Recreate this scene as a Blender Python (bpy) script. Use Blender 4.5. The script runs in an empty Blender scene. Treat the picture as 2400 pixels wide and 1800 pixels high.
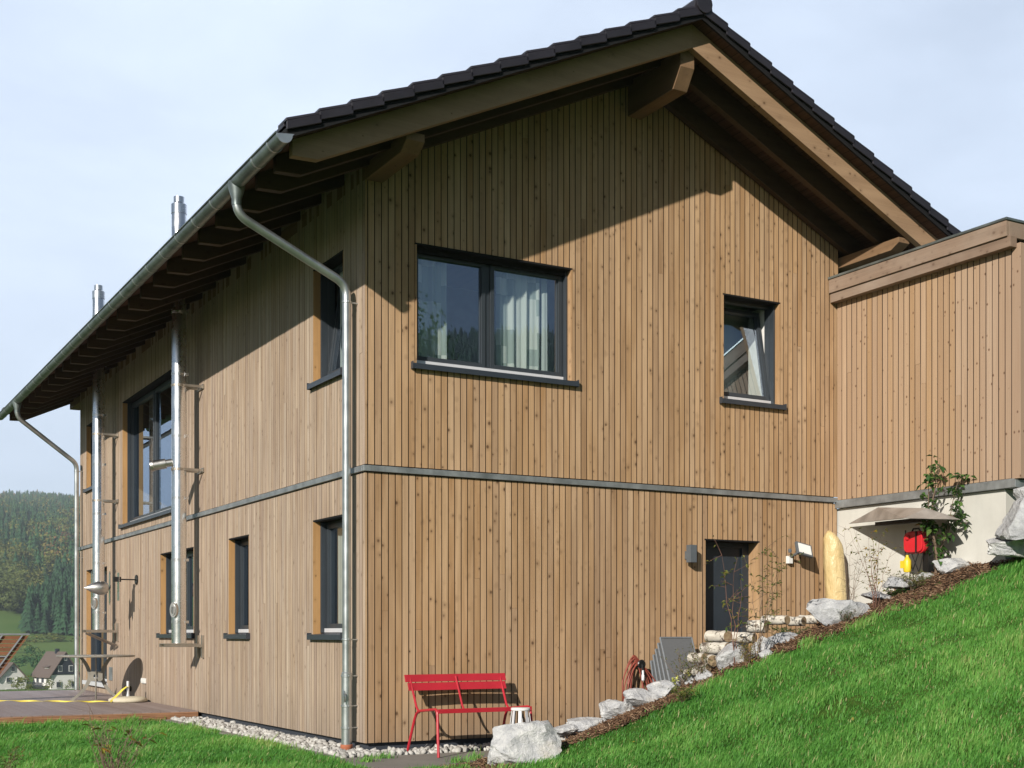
import bpy, bmesh, math, random
import numpy as np
from mathutils import Vector, Matrix, noise

random.seed(7); RNG = np.random.default_rng(11)
scene = bpy.context.scene
col = scene.collection

# ------------------------------------------------------------------ camera model (measured from the place)
FPX, CXP, HY = 3010.0, 1200.0, 1485.0
TH = math.atan((1200+510)/FPX)
FW = Vector((math.sin(TH), math.cos(TH), 0)); RT = Vector((math.cos(TH), -math.sin(TH), 0)); UP = Vector((0, 0, 1))
DC = 14.0
CAM = -(DC*FW + (856-CXP)/FPX*DC*RT); CAM.z = 0.2+(1742-HY)/FPX*DC
def ray(px, py): return FW + (px-CXP)/FPX*RT + (HY-py)/FPX*UP
def on_x(px, py, x): d = ray(px, py); return CAM + (x-CAM.x)/d.x*d
def on_y(px, py, y): d = ray(px, py); return CAM + (y-CAM.y)/d.y*d
def on_z(px, py, z): d = ray(px, py); return CAM + (z-CAM.z)/d.z*d
def at_d(px, py, dist): return CAM + ray(px, py)*dist

# ------------------------------------------------------------------ mesh helpers
class MB:
    def __init__(s, T=None):
        s.v = []; s.f = []; s.r = []; s.T = T or (lambda p: p); s.rnd = 0.5
    def add(s, pts, faces, rnd=None):
        o = len(s.v); s.v += [tuple(s.T(Vector(p))) for p in pts]
        s.f += [tuple(i+o for i in f) for f in faces]
        s.r += [s.rnd if rnd is None else rnd]*len(faces)
    def box(s, x0, x1, y0, y1, z0, z1, rnd=None):
        s.hexa([(x0,y0,z0),(x1,y0,z0),(x1,y1,z0),(x0,y1,z0),(x0,y0,z1),(x1,y0,z1),(x1,y1,z1),(x0,y1,z1)], rnd)
    def hexa(s, p, rnd=None, edge=False):
        s.add(p, [(0,3,2,1),(4,5,6,7),(0,1,5,4),(1,2,6,5),(2,3,7,6),(3,0,4,7)], rnd)
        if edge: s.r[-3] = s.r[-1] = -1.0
    def prism(s, poly, fn, a, b, rnd=None):      # poly of (p,q); fn(p,q,t)->xyz
        n = len(poly)
        s.add([fn(p, q, a) for p, q in poly]+[fn(p, q, b) for p, q in poly],
              [tuple(range(n)), tuple(range(2*n-1, n-1, -1))]+[(i, (i+1) % n, (i+1) % n+n, i+n) for i in range(n)], rnd)
    def tube(s, path, r, n=10, caps=True, rnd=None, flat=1.0):
        path = [Vector(p) for p in path]; m = len(path)
        rs = r if isinstance(r, (list, tuple)) else [r]*m
        pts = []; fr = None
        for i, p in enumerate(path):
            t = (path[min(i+1, m-1)]-path[max(i-1, 0)]).normalized()
            if fr is None:
                a = Vector((0, 0, 1)) if abs(t.z) < 0.9 else Vector((1, 0, 0))
                fr = (a - a.dot(t)*t).normalized()
            else: fr = (fr - fr.dot(t)*t).normalized()
            b = t.cross(fr)
            for k in range(n):
                an = 2*math.pi*k/n
                pts.append(p + rs[i]*(math.cos(an)*fr + math.sin(an)*b*flat))
        fs = [(i*n+k, i*n+(k+1) % n, (i+1)*n+(k+1) % n, (i+1)*n+k) for i in range(m-1) for k in range(n)]
        if caps: fs += [tuple(range(n-1, -1, -1)), tuple((m-1)*n+k for k in range(n))]
        s.add(pts, fs, rnd)
    def lathe(s, prof, c, n=24, axis='z', rnd=None):   # prof (r,h)
        pts = []
        for r, h in prof:
            for k in range(n):
                a = 2*math.pi*k/n; p, q = r*math.cos(a), r*math.sin(a)
                pts.append(Vector(c)+Vector({'z': (p, q, h), 'x': (h, p, q), 'y': (p, h, q)}[axis]))
        m = len(prof)
        fs = [(i*n+k, i*n+(k+1) % n, (i+1)*n+(k+1) % n, (i+1)*n+k) for i in range(m-1) for k in range(n)]
        fs += [tuple(range(n-1, -1, -1)), tuple((m-1)*n+k for k in range(n))]
        s.add(pts, fs, rnd)
    def build(s, name, mat, parent=None, smooth=False, bevel=0, sharp=0.6, base=None):
        me = bpy.data.meshes.new(name)
        v = s.v
        off = None
        if parent is not None: off = parent_off(parent)
        elif base is not None: off = Vector(base)
        if off is not None: v = [(a-off.x, b-off.y, c-off.z) for a, b, c in v]
        me.from_pydata(v, [], s.f)
        at = me.attributes.new('rnd', 'FLOAT', 'FACE'); at.data.foreach_set('value', s.r)
        bm = bmesh.new(); bm.from_mesh(me); bmesh.ops.recalc_face_normals(bm, faces=bm.faces); bm.to_mesh(me); bm.free()
        me.materials.append(mat)
        if smooth:
            me.polygons.foreach_set('use_smooth', [True]*len(me.polygons)); me.set_sharp_from_angle(angle=sharp)
        o = bpy.data.objects.new(name, me); col.objects.link(o)
        if off is not None and parent is None: o.location = off
        if parent is not None: o.parent = parent
        if bevel:
            b = o.modifiers.new('bevel', 'BEVEL'); b.width = bevel; b.segments = 2; b.limit_method = 'ANGLE'; b.angle_limit = 0.9
        return o
def parent_off(p):
    off = Vector((0, 0, 0)); q = p
    while q: off += q.location; q = q.parent
    return off
def tag(o, label, cat, group=None, kind=None):
    if kind: o['kind'] = kind
    o['label'] = label; o['category'] = cat
    if group: o['group'] = group
    return o
def empty(name, loc, label, cat, group=None):
    o = bpy.data.objects.new(name, None); col.objects.link(o); o.location = loc; o.empty_display_size = 0.2
    return tag(o, label, cat, group)
def npmesh(name, V, F, mat, rnd=None, parent=None, smooth=False, dom='FACE'):
    V = np.asarray(V, dtype=np.float32); F = np.asarray(F, dtype=np.int32); k = F.shape[1]
    me = bpy.data.meshes.new(name)
    me.vertices.add(len(V)); me.vertices.foreach_set('co', V.ravel())
    me.loops.add(F.size); me.loops.foreach_set('vertex_index', F.ravel())
    me.polygons.add(len(F)); me.polygons.foreach_set('loop_start', np.arange(0, F.size, k, dtype=np.int32))
    me.update(calc_edges=True)
    if rnd is not None:
        at = me.attributes.new('rnd', 'FLOAT', dom); at.data.foreach_set('value', np.asarray(rnd, dtype=np.float32))
    if smooth: me.polygons.foreach_set('use_smooth', [True]*len(F))
    me.materials.append(mat); me.validate()
    o = bpy.data.objects.new(name, me); col.objects.link(o)
    if parent: o.parent = parent
    return o

# ------------------------------------------------------------------ materials
class NT:
    def __init__(s, name):
        m = bpy.data.materials.new(name); m.use_nodes = True; s.m = m; s.t = m.node_tree; s.t.nodes.clear()
        s.out = s.t.nodes.new('ShaderNodeOutputMaterial')
    def n(s, typ, _in=None, **kw):
        nd = s.t.nodes.new('ShaderNode'+typ)
        for k, v in kw.items(): setattr(nd, k, v)
        for k, v in (_in or {}).items():
            if isinstance(v, bpy.types.NodeSocket): s.t.links.new(v, nd.inputs[k])
            else: nd.inputs[k].default_value = v
        return nd
    def math(s, op, a, b=None, c=None, clamp=False):
        d = {0: a}
        if b is not None: d[1] = b
        if c is not None: d[2] = c
        return s.n('Math', d, operation=op, use_clamp=clamp).outputs[0]
    def mix(s, f, a, b, blend='MIX'):
        nd = s.t.nodes.new('ShaderNodeMix'); nd.data_type = 'RGBA'; nd.blend_type = blend
        for sock, v in ((nd.inputs[0], f), (nd.inputs[6], a), (nd.inputs[7], b)):
            if isinstance(v, bpy.types.NodeSocket): s.t.links.new(v, sock)
            else: sock.default_value = v if not isinstance(v, tuple) else (*v[:3], 1)
        return nd.outputs[2]
    def map(s, f, a0, a1, b0=0.0, b1=1.0):
        return s.n('MapRange', {0: f, 1: a0, 2: a1, 3: b0, 4: b1}).outputs[0]
    def noise(s, vec, scale, detail=4, rough=0.55):
        return s.n('TexNoise', {'Vector': vec, 'Scale': scale, 'Detail': detail, 'Roughness': rough}).outputs[0]
    def coord(s, sc=(1, 1, 1)):
        c = s.n('TexCoord').outputs['Object']
        return s.n('Mapping', {'Vector': c, 'Scale': sc}).outputs[0]
    def rnd(s): return s.n('Attribute', attribute_name='rnd').outputs['Fac']
    def bsdf(s, col_, rough=0.6, metal=0.0, bump=None, bs=0.3, bd=0.01, spec=0.5, **kw):
        i = {'Base Color': col_ if isinstance(col_, bpy.types.NodeSocket) else (*col_[:3], 1), 'Roughness': rough, 'Metallic': metal, 'Specular IOR Level': spec}
        i.update(kw)
        b = s.n('BsdfPrincipled', i)
        if bump is not None:
            bp = s.n('Bump', {'Height': bump, 'Strength': bs, 'Distance': bd}); s.t.links.new(bp.outputs[0], b.inputs['Normal'])
        s.t.links.new(b.outputs[0], s.out.inputs[0]); return b

def board_mat(name, cols, axis=2, knots=1.0, rough=0.7, gray=None, contrast=1.0, grain=1.0):
    """timber with its grain along one axis; 'rnd' varies the board"""
    k = NT(name); r = k.rnd()
    c = k.n('TexCoord').outputs['Object']
    off = k.n('CombineXYZ', {0: k.math('MULTIPLY', r, 13.7), 1: k.math('MULTIPLY', r, 7.3), 2: k.math('MULTIPLY', r, 41.0)}).outputs[0]
    p = k.n('VectorMath', {0: c, 1: off}, operation='ADD').outputs[0]
    st = [70.0]*3; st[axis] = 1.3
    g = k.noise(k.n('Mapping', {'Vector': p, 'Scale': tuple(st)}).outputs[0], 1.0, 5, 0.6)
    st2 = [7.0]*3; st2[axis] = 0.9
    g2 = k.noise(k.n('Mapping', {'Vector': p, 'Scale': tuple(st2)}).outputs[0], 1.0, 3, 0.5)
    ramp = k.n('ValToRGB', {0: r}); cr = ramp.color_ramp
    cr.elements[0].color = (*cols[0], 1); cr.elements[1].color = (*cols[-1], 1)
    for i, cc in enumerate(cols[1:-1]): e = cr.elements.new((i+1)/(len(cols)-1)); e.color = (*cc, 1)
    base = ramp.outputs[0]
    base = k.mix(k.map(g, 0.35, 0.7, 0, 0.42*contrast*grain), base, tuple(x*0.62 for x in cols[0]))
    base = k.mix(k.map(g2, 0.42, 0.68, 0, 0.35), base, tuple(min(1, x*1.28) for x in cols[-1]))
    if gray:
        gr = k.noise(k.n('Mapping', {'Vector': p, 'Scale': (5, 5, 0.7) if axis == 2 else (1, 1, 1)}).outputs[0], 1.0, 3)
        base = k.mix(k.map(gr, 0.4, 0.75, 0, 0.55), base, gray)
    st3 = [11.0]*3; st3[axis] = 9.0
    vo = k.n('TexVoronoi', {'Vector': k.n('Mapping', {'Vector': p, 'Scale': tuple(st3)}).outputs[0], 'Scale': 1.0, 'Randomness': 1.0}, feature='F1')
    sc_ = k.n('SeparateColor', {0: vo.outputs['Color']}); sel = k.math('GREATER_THAN', sc_.outputs[0], 0.48)
    vd = k.math('DIVIDE', vo.outputs['Distance'], k.map(sc_.outputs[1], 0, 1, 0.3, 1.5))
    kn = k.math('MULTIPLY', k.map(vd, 0.07, 0.17, 1, 0), sel)
    kn2 = k.math('MULTIPLY', k.map(vd, 0.1, 0.42, 0.45, 0), sel)
    if axis == 2:   # splash greying low on the wall and broad uneven ageing
        zz = k.n('SeparateXYZ', {0: c}).outputs[2]
        bl = k.noise(k.n('Mapping', {'Vector': c, 'Scale': (1.1, 1.1, .35)}).outputs[0], 1.0, 5, 0.6)
        base = k.mix(k.math('MULTIPLY', k.map(zz, 0.75, 0.2, 0, 0.55), k.map(bl, 0.3, 0.6)), base, (0.24, 0.20, 0.16))
        base = k.mix(k.map(bl, 0.45, 0.75, 0, 0.30), base, tuple(x*0.70 for x in cols[0]))
    base = k.mix(k.math('MULTIPLY', kn2, knots), base, tuple(x*0.55 for x in cols[0]))
    base = k.mix(k.math('MULTIPLY', kn, 0.85*knots), base, (0.055, 0.022, 0.008))
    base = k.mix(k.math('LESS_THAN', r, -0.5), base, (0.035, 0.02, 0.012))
    k.bsdf(base, rough, bump=g, bs=0.25, bd=0.002, spec=0.25)
    return k.m

def plain(name, c, rough=0.5, metal=0.0, var=0.12, sc=6.0, spec=0.5, bumps=0.05, **kw):
    k = NT(name); co = k.coord()
    a = k.noise(co, sc, 5); b = k.noise(co, sc*9, 3)
    base = k.mix(k.map(a, 0.3, 0.7, 0, 1), tuple(x*(1-var) for x in c), tuple(min(1, x*(1+var)) for x in c))
    k.bsdf(base, k.map(b, 0.3, 0.7, max(0.02, rough-0.08), rough+0.08), metal, bump=b, bs=bumps, bd=0.004, spec=spec, **kw)
    return k.m

M = {}
GC = [(0.32, 0.198, 0.108), (0.47, 0.293, 0.152), (0.38, 0.252, 0.156), (0.51, 0.335, 0.188), (0.39, 0.228, 0.108), (0.52, 0.362, 0.226)]
M['gable'] = board_mat('cladding_warm', GC, 2, 0.9)
SC = [(0.34, 0.245, 0.175), (0.44, 0.325, 0.225), (0.36, 0.265, 0.205), (0.48, 0.37, 0.27), (0.38, 0.27, 0.18), (0.53, 0.43, 0.33)]
M['side'] = board_mat('cladding_weathered', SC, 2, 0.45, gray=(0.37, 0.31, 0.265), contrast=1.3, grain=1.3)
def annex_mat():
    k = NT('cladding_annex'); r = k.rnd(); c = k.n('TexCoord').outputs['Object']
    off = k.n('CombineXYZ', {0: k.math('MULTIPLY', r, 13.7), 1: k.math('MULTIPLY', r, 7.3), 2: k.math('MULTIPLY', r, 41.0)}).outputs[0]
    p = k.n('VectorMath', {0: c, 1: off}, operation='ADD').outputs[0]
    g = k.noise(k.n('Mapping', {'Vector': p, 'Scale': (70, 70, 1.3)}).outputs[0], 1.0, 5, 0.6)
    y = k.n('SeparateXYZ', {0: c}).outputs[1]
    w = k.math('ADD', k.map(y, -0.2, -1.6, 0, 0.8), k.math('MULTIPLY', r, 0.25))
    base = k.mix(w, (0.39, 0.245, 0.125), (0.38, 0.285, 0.225))
    base = k.mix(k.map(k.math('FRACT', k.math('MULTIPLY', r, 7.3)), 0, 1, 0, 0.5), base, (0.55, 0.42, 0.31))
    base = k.mix(k.map(k.math('FRACT', k.math('MULTIPLY', r, 3.1)), 0.3, 1, 0, 0.4), base, (0.30, 0.20, 0.13))
    base = k.mix(k.map(g, 0.35, 0.7, 0, 0.35), base, (0.25, 0.15, 0.09))
    vo = k.n('TexVoronoi', {'Vector': k.n('Mapping', {'Vector': p, 'Scale': (12, 12, 9)}).outputs[0], 'Scale': 1.0}, feature='F1')
    sel = k.math('GREATER_THAN', k.n('SeparateColor', {0: vo.outputs['Color']}).outputs[0], 0.45)
    base = k.mix(k.math('MULTIPLY', k.map(vo.outputs['Distance'], 0.07, 0.19, 0.85, 0), sel), base, (0.09, 0.04, 0.02))
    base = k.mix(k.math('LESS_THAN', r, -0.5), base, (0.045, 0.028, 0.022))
    k.bsdf(base, 0.7, bump=g, bs=0.25, bd=0.002, spec=0.25); return k.m
M['annex'] = annex_mat()
M['reveal'] = board_mat('reveal_timber', [(0.40, 0.225, 0.09), (0.45, 0.26, 0.11)], 2, 0.6)
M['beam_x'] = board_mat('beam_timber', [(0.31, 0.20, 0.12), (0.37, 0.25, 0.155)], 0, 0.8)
M['beam_in'] = board_mat('shaded_rafter_timber', [(0.065, 0.04, 0.024), (0.09, 0.056, 0.033)], 0, 0.6)  # beam timber again, with the eave shade painted into its colour
M['beam_y'] = board_mat('purlin_timber', [(0.19, 0.115, 0.062), (0.24, 0.15, 0.085)], 1, 0.5)  # tones lowered so the colour carries the shade under the roof
M['fascia'] = board_mat('fascia_timber', [(0.21, 0.145, 0.105), (0.29, 0.21, 0.155)], 1, 0.5, gray=(0.40, 0.33, 0.27))
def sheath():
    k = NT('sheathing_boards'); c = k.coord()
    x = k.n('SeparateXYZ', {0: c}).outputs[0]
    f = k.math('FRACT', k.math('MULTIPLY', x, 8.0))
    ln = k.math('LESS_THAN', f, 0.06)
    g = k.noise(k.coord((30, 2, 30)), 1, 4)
    base = k.mix(k.map(g, 0.3, 0.7), (0.06, 0.032, 0.02), (0.10, 0.055, 0.035))  # brown boards, darkened further to put the soffit shade into the colour
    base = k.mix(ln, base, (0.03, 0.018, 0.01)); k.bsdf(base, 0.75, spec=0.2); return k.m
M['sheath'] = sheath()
M['dark'] = plain('dark_membrane', (0.012, 0.012, 0.013), 0.8, spec=0.2)
M['backing'] = plain('wall_membrane', (0.015, 0.012, 0.010), 0.9, spec=0.1)
M['tile'] = plain('dark_clay_tile', (0.021, 0.019, 0.025), 0.45, var=0.25, sc=3)
M['plinth'] = plain('plinth_coating', (0.035, 0.042, 0.055), 0.7)
M['frame'] = plain('anthracite_frame', (0.035, 0.043, 0.052), 0.38, var=0.06, bumps=0.0)
M['sill'] = plain('anthracite_sill', (0.032, 0.040, 0.052), 0.35, var=0.06, bumps=0.0)
M['door'] = plain('door_leaf', (0.026, 0.036, 0.048), 0.45, var=0.08)
M['alu'] = plain('aluminium_rail', (0.66, 0.67, 0.70), 0.4, 0.2, var=0.05)
M['white'] = plain('white_plastic', (0.78, 0.78, 0.76), 0.4, var=0.04)
M['room'] = plain('room_plaster', (0.42, 0.41, 0.38), 0.8)
def zinc(name, c, rough, metal=0.85, streak=0.35):
    k = NT(name); a = k.noise(k.coord((5, 5, 5)), 1.0, 5); b = k.noise(k.coord((25, 25, 3)), 1.0, 4)
    base = k.mix(k.map(a, 0.3, 0.7), tuple(x*(1-streak) for x in c), tuple(min(1, x*(1+streak)) for x in c))
    base = k.mix(k.map(b, 0.5, 0.75, 0, 0.5*streak*2), base, tuple(x*0.6 for x in c))
    k.bsdf(base, k.map(a, 0.3, 0.7, rough-0.05, rough+0.06), metal); return k.m
M['gutter'] = zinc('weathered_zinc', (0.20, 0.235, 0.235), 0.42, 0.7)
M['pipe'] = zinc('galvanised_zinc', (0.50, 0.53, 0.54), 0.36, 0.85, 0.18)
M['band'] = zinc('band_zinc', (0.30, 0.32, 0.33), 0.5, 0.6, 0.3)
M['steel'] = zinc('stainless_steel', (0.78, 0.78, 0.78), 0.27, 1.0, 0.04)
M['steel_brush'] = zinc('brushed_steel', (0.55, 0.54, 0.52), 0.38, 1.0, 0.1)
M['bracketsteel'] = zinc('bracket_steel', (0.42, 0.38, 0.33), 0.45, 0.9, 0.2)
M['tablemetal'] = zinc('table_metal', (0.27, 0.255, 0.22), 0.5, 0.3, 0.2)
M['terracotta'] = plain('terracotta_sleeve', (0.42, 0.14, 0.07), 0.7)
M['black'] = plain('black_plastic', (0.012, 0.012, 0.012), 0.4)
M['red'] = plain('red_powder_coat', (0.43, 0.019, 0.032), 0.42, var=0.10, sc=3, bumps=0.0)
M['redplastic'] = plain('red_plastic', (0.60, 0.02, 0.03), 0.35, var=0.08)
M['yellowplastic'] = plain('yellow_plastic', (0.75, 0.55, 0.03), 0.4)
M['hose'] = plain('red_hose', (0.26, 0.06, 0.04), 0.5)
M['rust'] = plain('rusty_iron', (0.13, 0.055, 0.03), 0.85, var=0.35, sc=14, bumps=0.3)
M['lampgrey'] = plain('lamp_grey', (0.10, 0.115, 0.13), 0.45)
M['textile'] = plain('grey_textile', (0.125, 0.13, 0.135), 0.75, var=0.08, sc=40, bumps=0.2)
M['greyframe'] = plain('grey_aluminium_frame', (0.23, 0.25, 0.27), 0.4, 0.3)
M['straw'] = plain('yellow_strap', (0.72, 0.60, 0.08), 0.6)
M['stonebase'] = plain('cast_stone', (0.55, 0.50, 0.38), 0.8, var=0.1, sc=9, bumps=0.2)
M['taupe'] = zinc('bronze_sheet', (0.42, 0.39, 0.36), 0.45, 0.5, 0.25)
def cover():
    k = NT('cream_tarpaulin'); a = k.noise(k.coord((6, 6, 3)), 1, 4, 0.6); b = k.noise(k.coord((25, 25, 8)), 1, 3)
    base = k.mix(k.map(a, 0.35, 0.65), (0.58, 0.43, 0.20), (0.66, 0.52, 0.27))
    k.bsdf(base, 0.38, bump=k.math('ADD', a, k.math('MULTIPLY', b, 0.3)), bs=0.8, bd=0.05, spec=0.5); return k.m
M['cover'] = cover()
def concrete(name, c):
    k = NT(name); a = k.noise(k.coord(), 1.7, 6, 0.6); b = k.noise(k.coord(), 30, 3)
    z = k.n('SeparateXYZ', {0: k.coord()}).outputs[2]
    dr = k.noise(k.coord((4, 4, 0.4)), 1, 4)
    base = k.mix(k.map(a, 0.3, 0.7), tuple(x*0.86 for x in c), tuple(x*1.07 for x in c))
    base = k.mix(k.map(dr, 0.5, 0.8, 0, 0.4), base, tuple(x*0.72 for x in c))
    k.bsdf(base, 0.85, bump=k.math('ADD', a, b), bs=0.15, bd=0.005, spec=0.2); return k.m
M['concrete'] = concrete('fair_faced_concrete', (0.60, 0.59, 0.545))
M['paving'] = concrete('paving_concrete', (0.24, 0.225, 0.20))
def rockm(name, c1, c2, tan=0.25):
    k = NT(name); a = k.noise(k.coord(), 6, 8, 0.65); b = k.noise(k.coord(), 2.3, 4); v = k.noise(k.coord((1, 1, 1)), 22, 6, 0.7)
    base = k.mix(k.map(a, 0.35, 0.65), c1, c2)
    base = k.mix(k.map(b, 0.56, 0.72, 0, tan*2), base, (0.42, 0.33, 0.20))
    base = k.mix(k.map(v, 0.58, 0.75, 0, 0.6), base, tuple(x*0.45 for x in c1))
    k.bsdf(base, 0.75, bump=k.math('ADD', a, k.math('MULTIPLY', v, 0.5)), bs=1.0, bd=0.06, spec=0.3); return k.m
M['rock'] = rockm('white_marble_rock', (0.40, 0.41, 0.43), (0.70, 0.70, 0.69), 0.22)
M['rockg'] = rockm('grey_marble_rock', (0.33, 0.34, 0.36), (0.58, 0.59, 0.60), 0.15)
def gravelm():
    k = NT('white_gravel'); r = k.rnd(); a = k.noise(k.coord(), 30, 4)
    base = k.mix(r, (0.33, 0.32, 0.30), (0.60, 0.59, 0.56)); base = k.mix(k.map(a, 0.4, 0.7, 0, 0.5), base, (0.36, 0.34, 0.30))
    k.bsdf(base, 0.8, bump=a, bs=0.4, bd=0.01, spec=0.2); return k.m
M['gravel'] = gravelm()
def bark():
    k = NT('birch_bark'); a = k.noise(k.coord((9, 9, 9)), 1, 6, 0.7); b = k.noise(k.coord((4, 4, 30)), 1, 4, 0.6)
    base = k.mix(k.map(b, 0.3, 0.7), (0.46, 0.43, 0.37), (0.70, 0.67, 0.60))
    base = k.mix(k.map(a, 0.53, 0.62, 0, 0.95), base, (0.09, 0.07, 0.055))
    k.bsdf(base, 0.8, bump=a, bs=0.4, bd=0.01, spec=0.2); return k.m
M['bark'] = bark()
def endm():
    k = NT('sawn_log_end'); a = k.noise(k.coord(), 20, 5)
    k.bsdf(k.mix(k.map(a, 0.3, 0.7), (0.22, 0.15, 0.09), (0.38, 0.29, 0.18)), 0.85, spec=0.1); return k.m
M['end'] = endm()
def chips():
    k = NT('bark_mulch'); r = k.rnd(); ramp = k.n('ValToRGB', {0: r}); cr = ramp.color_ramp
    cr.elements[0].color = (0.05, 0.03, 0.02, 1); cr.elements[1].color = (0.36, 0.25, 0.16, 1)
    for p_, c_ in ((0.35, (0.11, 0.06, 0.035)), (0.7, (0.19, 0.11, 0.065))): e = cr.elements.new(p_); e.color = (*c_, 1)
    k.bsdf(ramp.outputs[0], 0.85, spec=0.15); return k.m
M['chips'] = chips()
def leafm(name, stops, trans=0.35, rough=0.5):
    k = NT(name); r = k.rnd(); ramp = k.n('ValToRGB', {0: r}); cr = ramp.color_ramp
    cr.elements[0].position = stops[0][0]; cr.elements[0].color = (*stops[0][1], 1)
    cr.elements[1].position = stops[-1][0]; cr.elements[1].color = (*stops[-1][1], 1)
    for p_, c_ in stops[1:-1]: e = cr.elements.new(p_); e.color = (*c_, 1)
    b = k.n('BsdfPrincipled', {'Base Color': ramp.outputs[0], 'Roughness': rough, 'Specular IOR Level': 0.35})
    t = k.n('BsdfTranslucent', {0: k.mix(1.0, ramp.outputs[0], (1.0, 1.15, 0.5), 'MULTIPLY')})
    mx = k.n('MixShader', {0: trans, 1: b.outputs[0], 2: t.outputs[0]}); k.t.links.new(mx.outputs[0], k.out.inputs[0]); return k.m
M['grass'] = leafm('grass_blades', [(0, (0.060, 0.200, 0.034)), (0.35, (0.110, 0.315, 0.055)), (0.7, (0.185, 0.430, 0.090)), (0.93, (0.31, 0.50, 0.14)), (1.0, (0.48, 0.46, 0.22))], 0.4)
M['leafgreen'] = leafm('green_leaves', [(0, (0.03, 0.075, 0.02)), (0.7, (0.06, 0.14, 0.03)), (1, (0.12, 0.19, 0.05))], 0.25, 0.35)
M['leafyellow'] = leafm('autumn_leaves', [(0, (0.10, 0.14, 0.03)), (0.6, (0.26, 0.24, 0.04)), (0.9, (0.5, 0.36, 0.04)), (1, (0.40, 0.12, 0.04))], 0.3)
M['leafweed'] = leafm('weed_leaves', [(0, (0.05, 0.09, 0.025)), (0.6, (0.13, 0.17, 0.04)), (1, (0.30, 0.26, 0.07))], 0.3)
M['flower'] = leafm('pale_yellow_flowers', [(0, (0.55, 0.62, 0.12)), (1, (0.75, 0.75, 0.25))], 0.3)
M['spruce'] = leafm('spruce_needles', [(0, (0.018, 0.055, 0.024)), (0.55, (0.034, 0.102, 0.038)), (0.80, (0.07, 0.13, 0.03)), (0.94, (0.20, 0.17, 0.04)), (1, (0.17, 0.085, 0.035))], 0.1, 0.8)
M['decid'] = leafm('broadleaf_crown', [(0, (0.07, 0.10, 0.025)), (0.5, (0.15, 0.175, 0.04)), (1, (0.28, 0.25, 0.06))], 0.2, 0.7)
M['decidred'] = leafm('russet_crown', [(0, (0.09, 0.05, 0.025)), (1, (0.17, 0.09, 0.04))], 0.2, 0.7)
M['stem'] = plain('stem_bark', (0.16, 0.11, 0.075), 0.8)
M['redstem'] = plain('reddish_stem', (0.17, 0.085, 0.06), 0.7)
M['trunk'] = plain('trunk_bark', (0.09, 0.07, 0.05), 0.9)
M['plaster'] = plain('white_render', (0.78, 0.77, 0.74), 0.8, var=0.05)
M['slate'] = plain('dark_slate_cladding', (0.030, 0.036, 0.05), 0.6)
M['brownroof'] = plain('brown_roof_tiles', (0.125, 0.095, 0.08), 0.7, var=0.15)
M['farglass'] = plain('window_dark', (0.06, 0.07, 0.08), 0.2)
def deckm():
    k = NT('deck_boards'); c = k.coord(); r = k.rnd(); g = k.noise(k.coord((60, 2, 60)), 1, 4)
    base = k.mix(r, (0.23, 0.175, 0.16), (0.31, 0.25, 0.235)); base = k.mix(k.map(g, 0.35, 0.7, 0, 0.4), base, (0.17, 0.125, 0.11))
    k.bsdf(base, 0.55, bump=g, bs=0.2, bd=0.003); return k.m
M['deck'] = deckm()
def deckf():
    k = NT('deck_fascia_grooved'); g = k.noise(k.coord((2, 60, 60)), 1, 4)
    base = k.mix(k.map(g, 0.3, 0.7), (0.24, 0.115, 0.06), (0.42, 0.23, 0.13)); k.bsdf(base, 0.6, spec=0.3); return k.m
M['deckf'] = deckf()
M['slatwood'] = board_mat('slat_hardwood', [(0.12, 0.048, 0.024), (0.19, 0.085, 0.042)], 0, 0.2)
def glass():
    k = NT('window_glass')
    g = k.n('NewGeometry'); c = k.math('ABSOLUTE', k.n('VectorMath', {0: g.outputs['Incoming'], 1: g.outputs['Normal']}, operation='DOT_PRODUCT').outputs['Value'])
    f = k.math('MULTIPLY_ADD', k.math('POWER', k.math('SUBTRACT', 1.0, c), 4.0), 0.72, 0.28, clamp=True)
    gl = k.n('BsdfGlossy', {'Color': (0.70, 0.83, 1.0, 1), 'Roughness': 0.0}); tr = k.n('BsdfTransparent', {'Color': (0.86, 0.92, 0.91, 1)})
    mx = k.n('MixShader', {0: f, 1: tr.outputs[0], 2: gl.outputs[0]}); k.t.links.new(mx.outputs[0], k.out.inputs[0]); return k.m
M['glass'] = glass()
def curtain():
    k = NT('checked_curtain'); c = k.n('TexCoord').outputs['Object']
    sp = k.n('SeparateXYZ', {0: c}); 
    cx_ = k.math('FLOOR', k.math('MULTIPLY', k.math('ADD', sp.outputs[0], sp.outputs[1]), 8.0)); cz_ = k.math('FLOOR', k.math('MULTIPLY', sp.outputs[2], 5.0))
    wn = k.n('TexWhiteNoise', {'Vector': k.n('CombineXYZ', {0: cx_, 1: cz_}).outputs[0]}).outputs[0]
    base = k.mix(k.math('GREATER_THAN', wn, 0.6), (0.88, 0.92, 0.88), (0.52, 0.60, 0.58))
    d = k.n('BsdfDiffuse', {0: base}); t = k.n('BsdfTranslucent', {0: base}); mx = k.n('MixShader', {0: 0.3, 1: d.outputs[0], 2: t.outputs[0]})
    k.t.links.new(mx.outputs[0], k.out.inputs[0]); return k.m
M['curtain'] = curtain()
M['drape'] = plain('plain_curtain', (0.50, 0.54, 0.53), 0.8, var=0.05)
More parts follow.
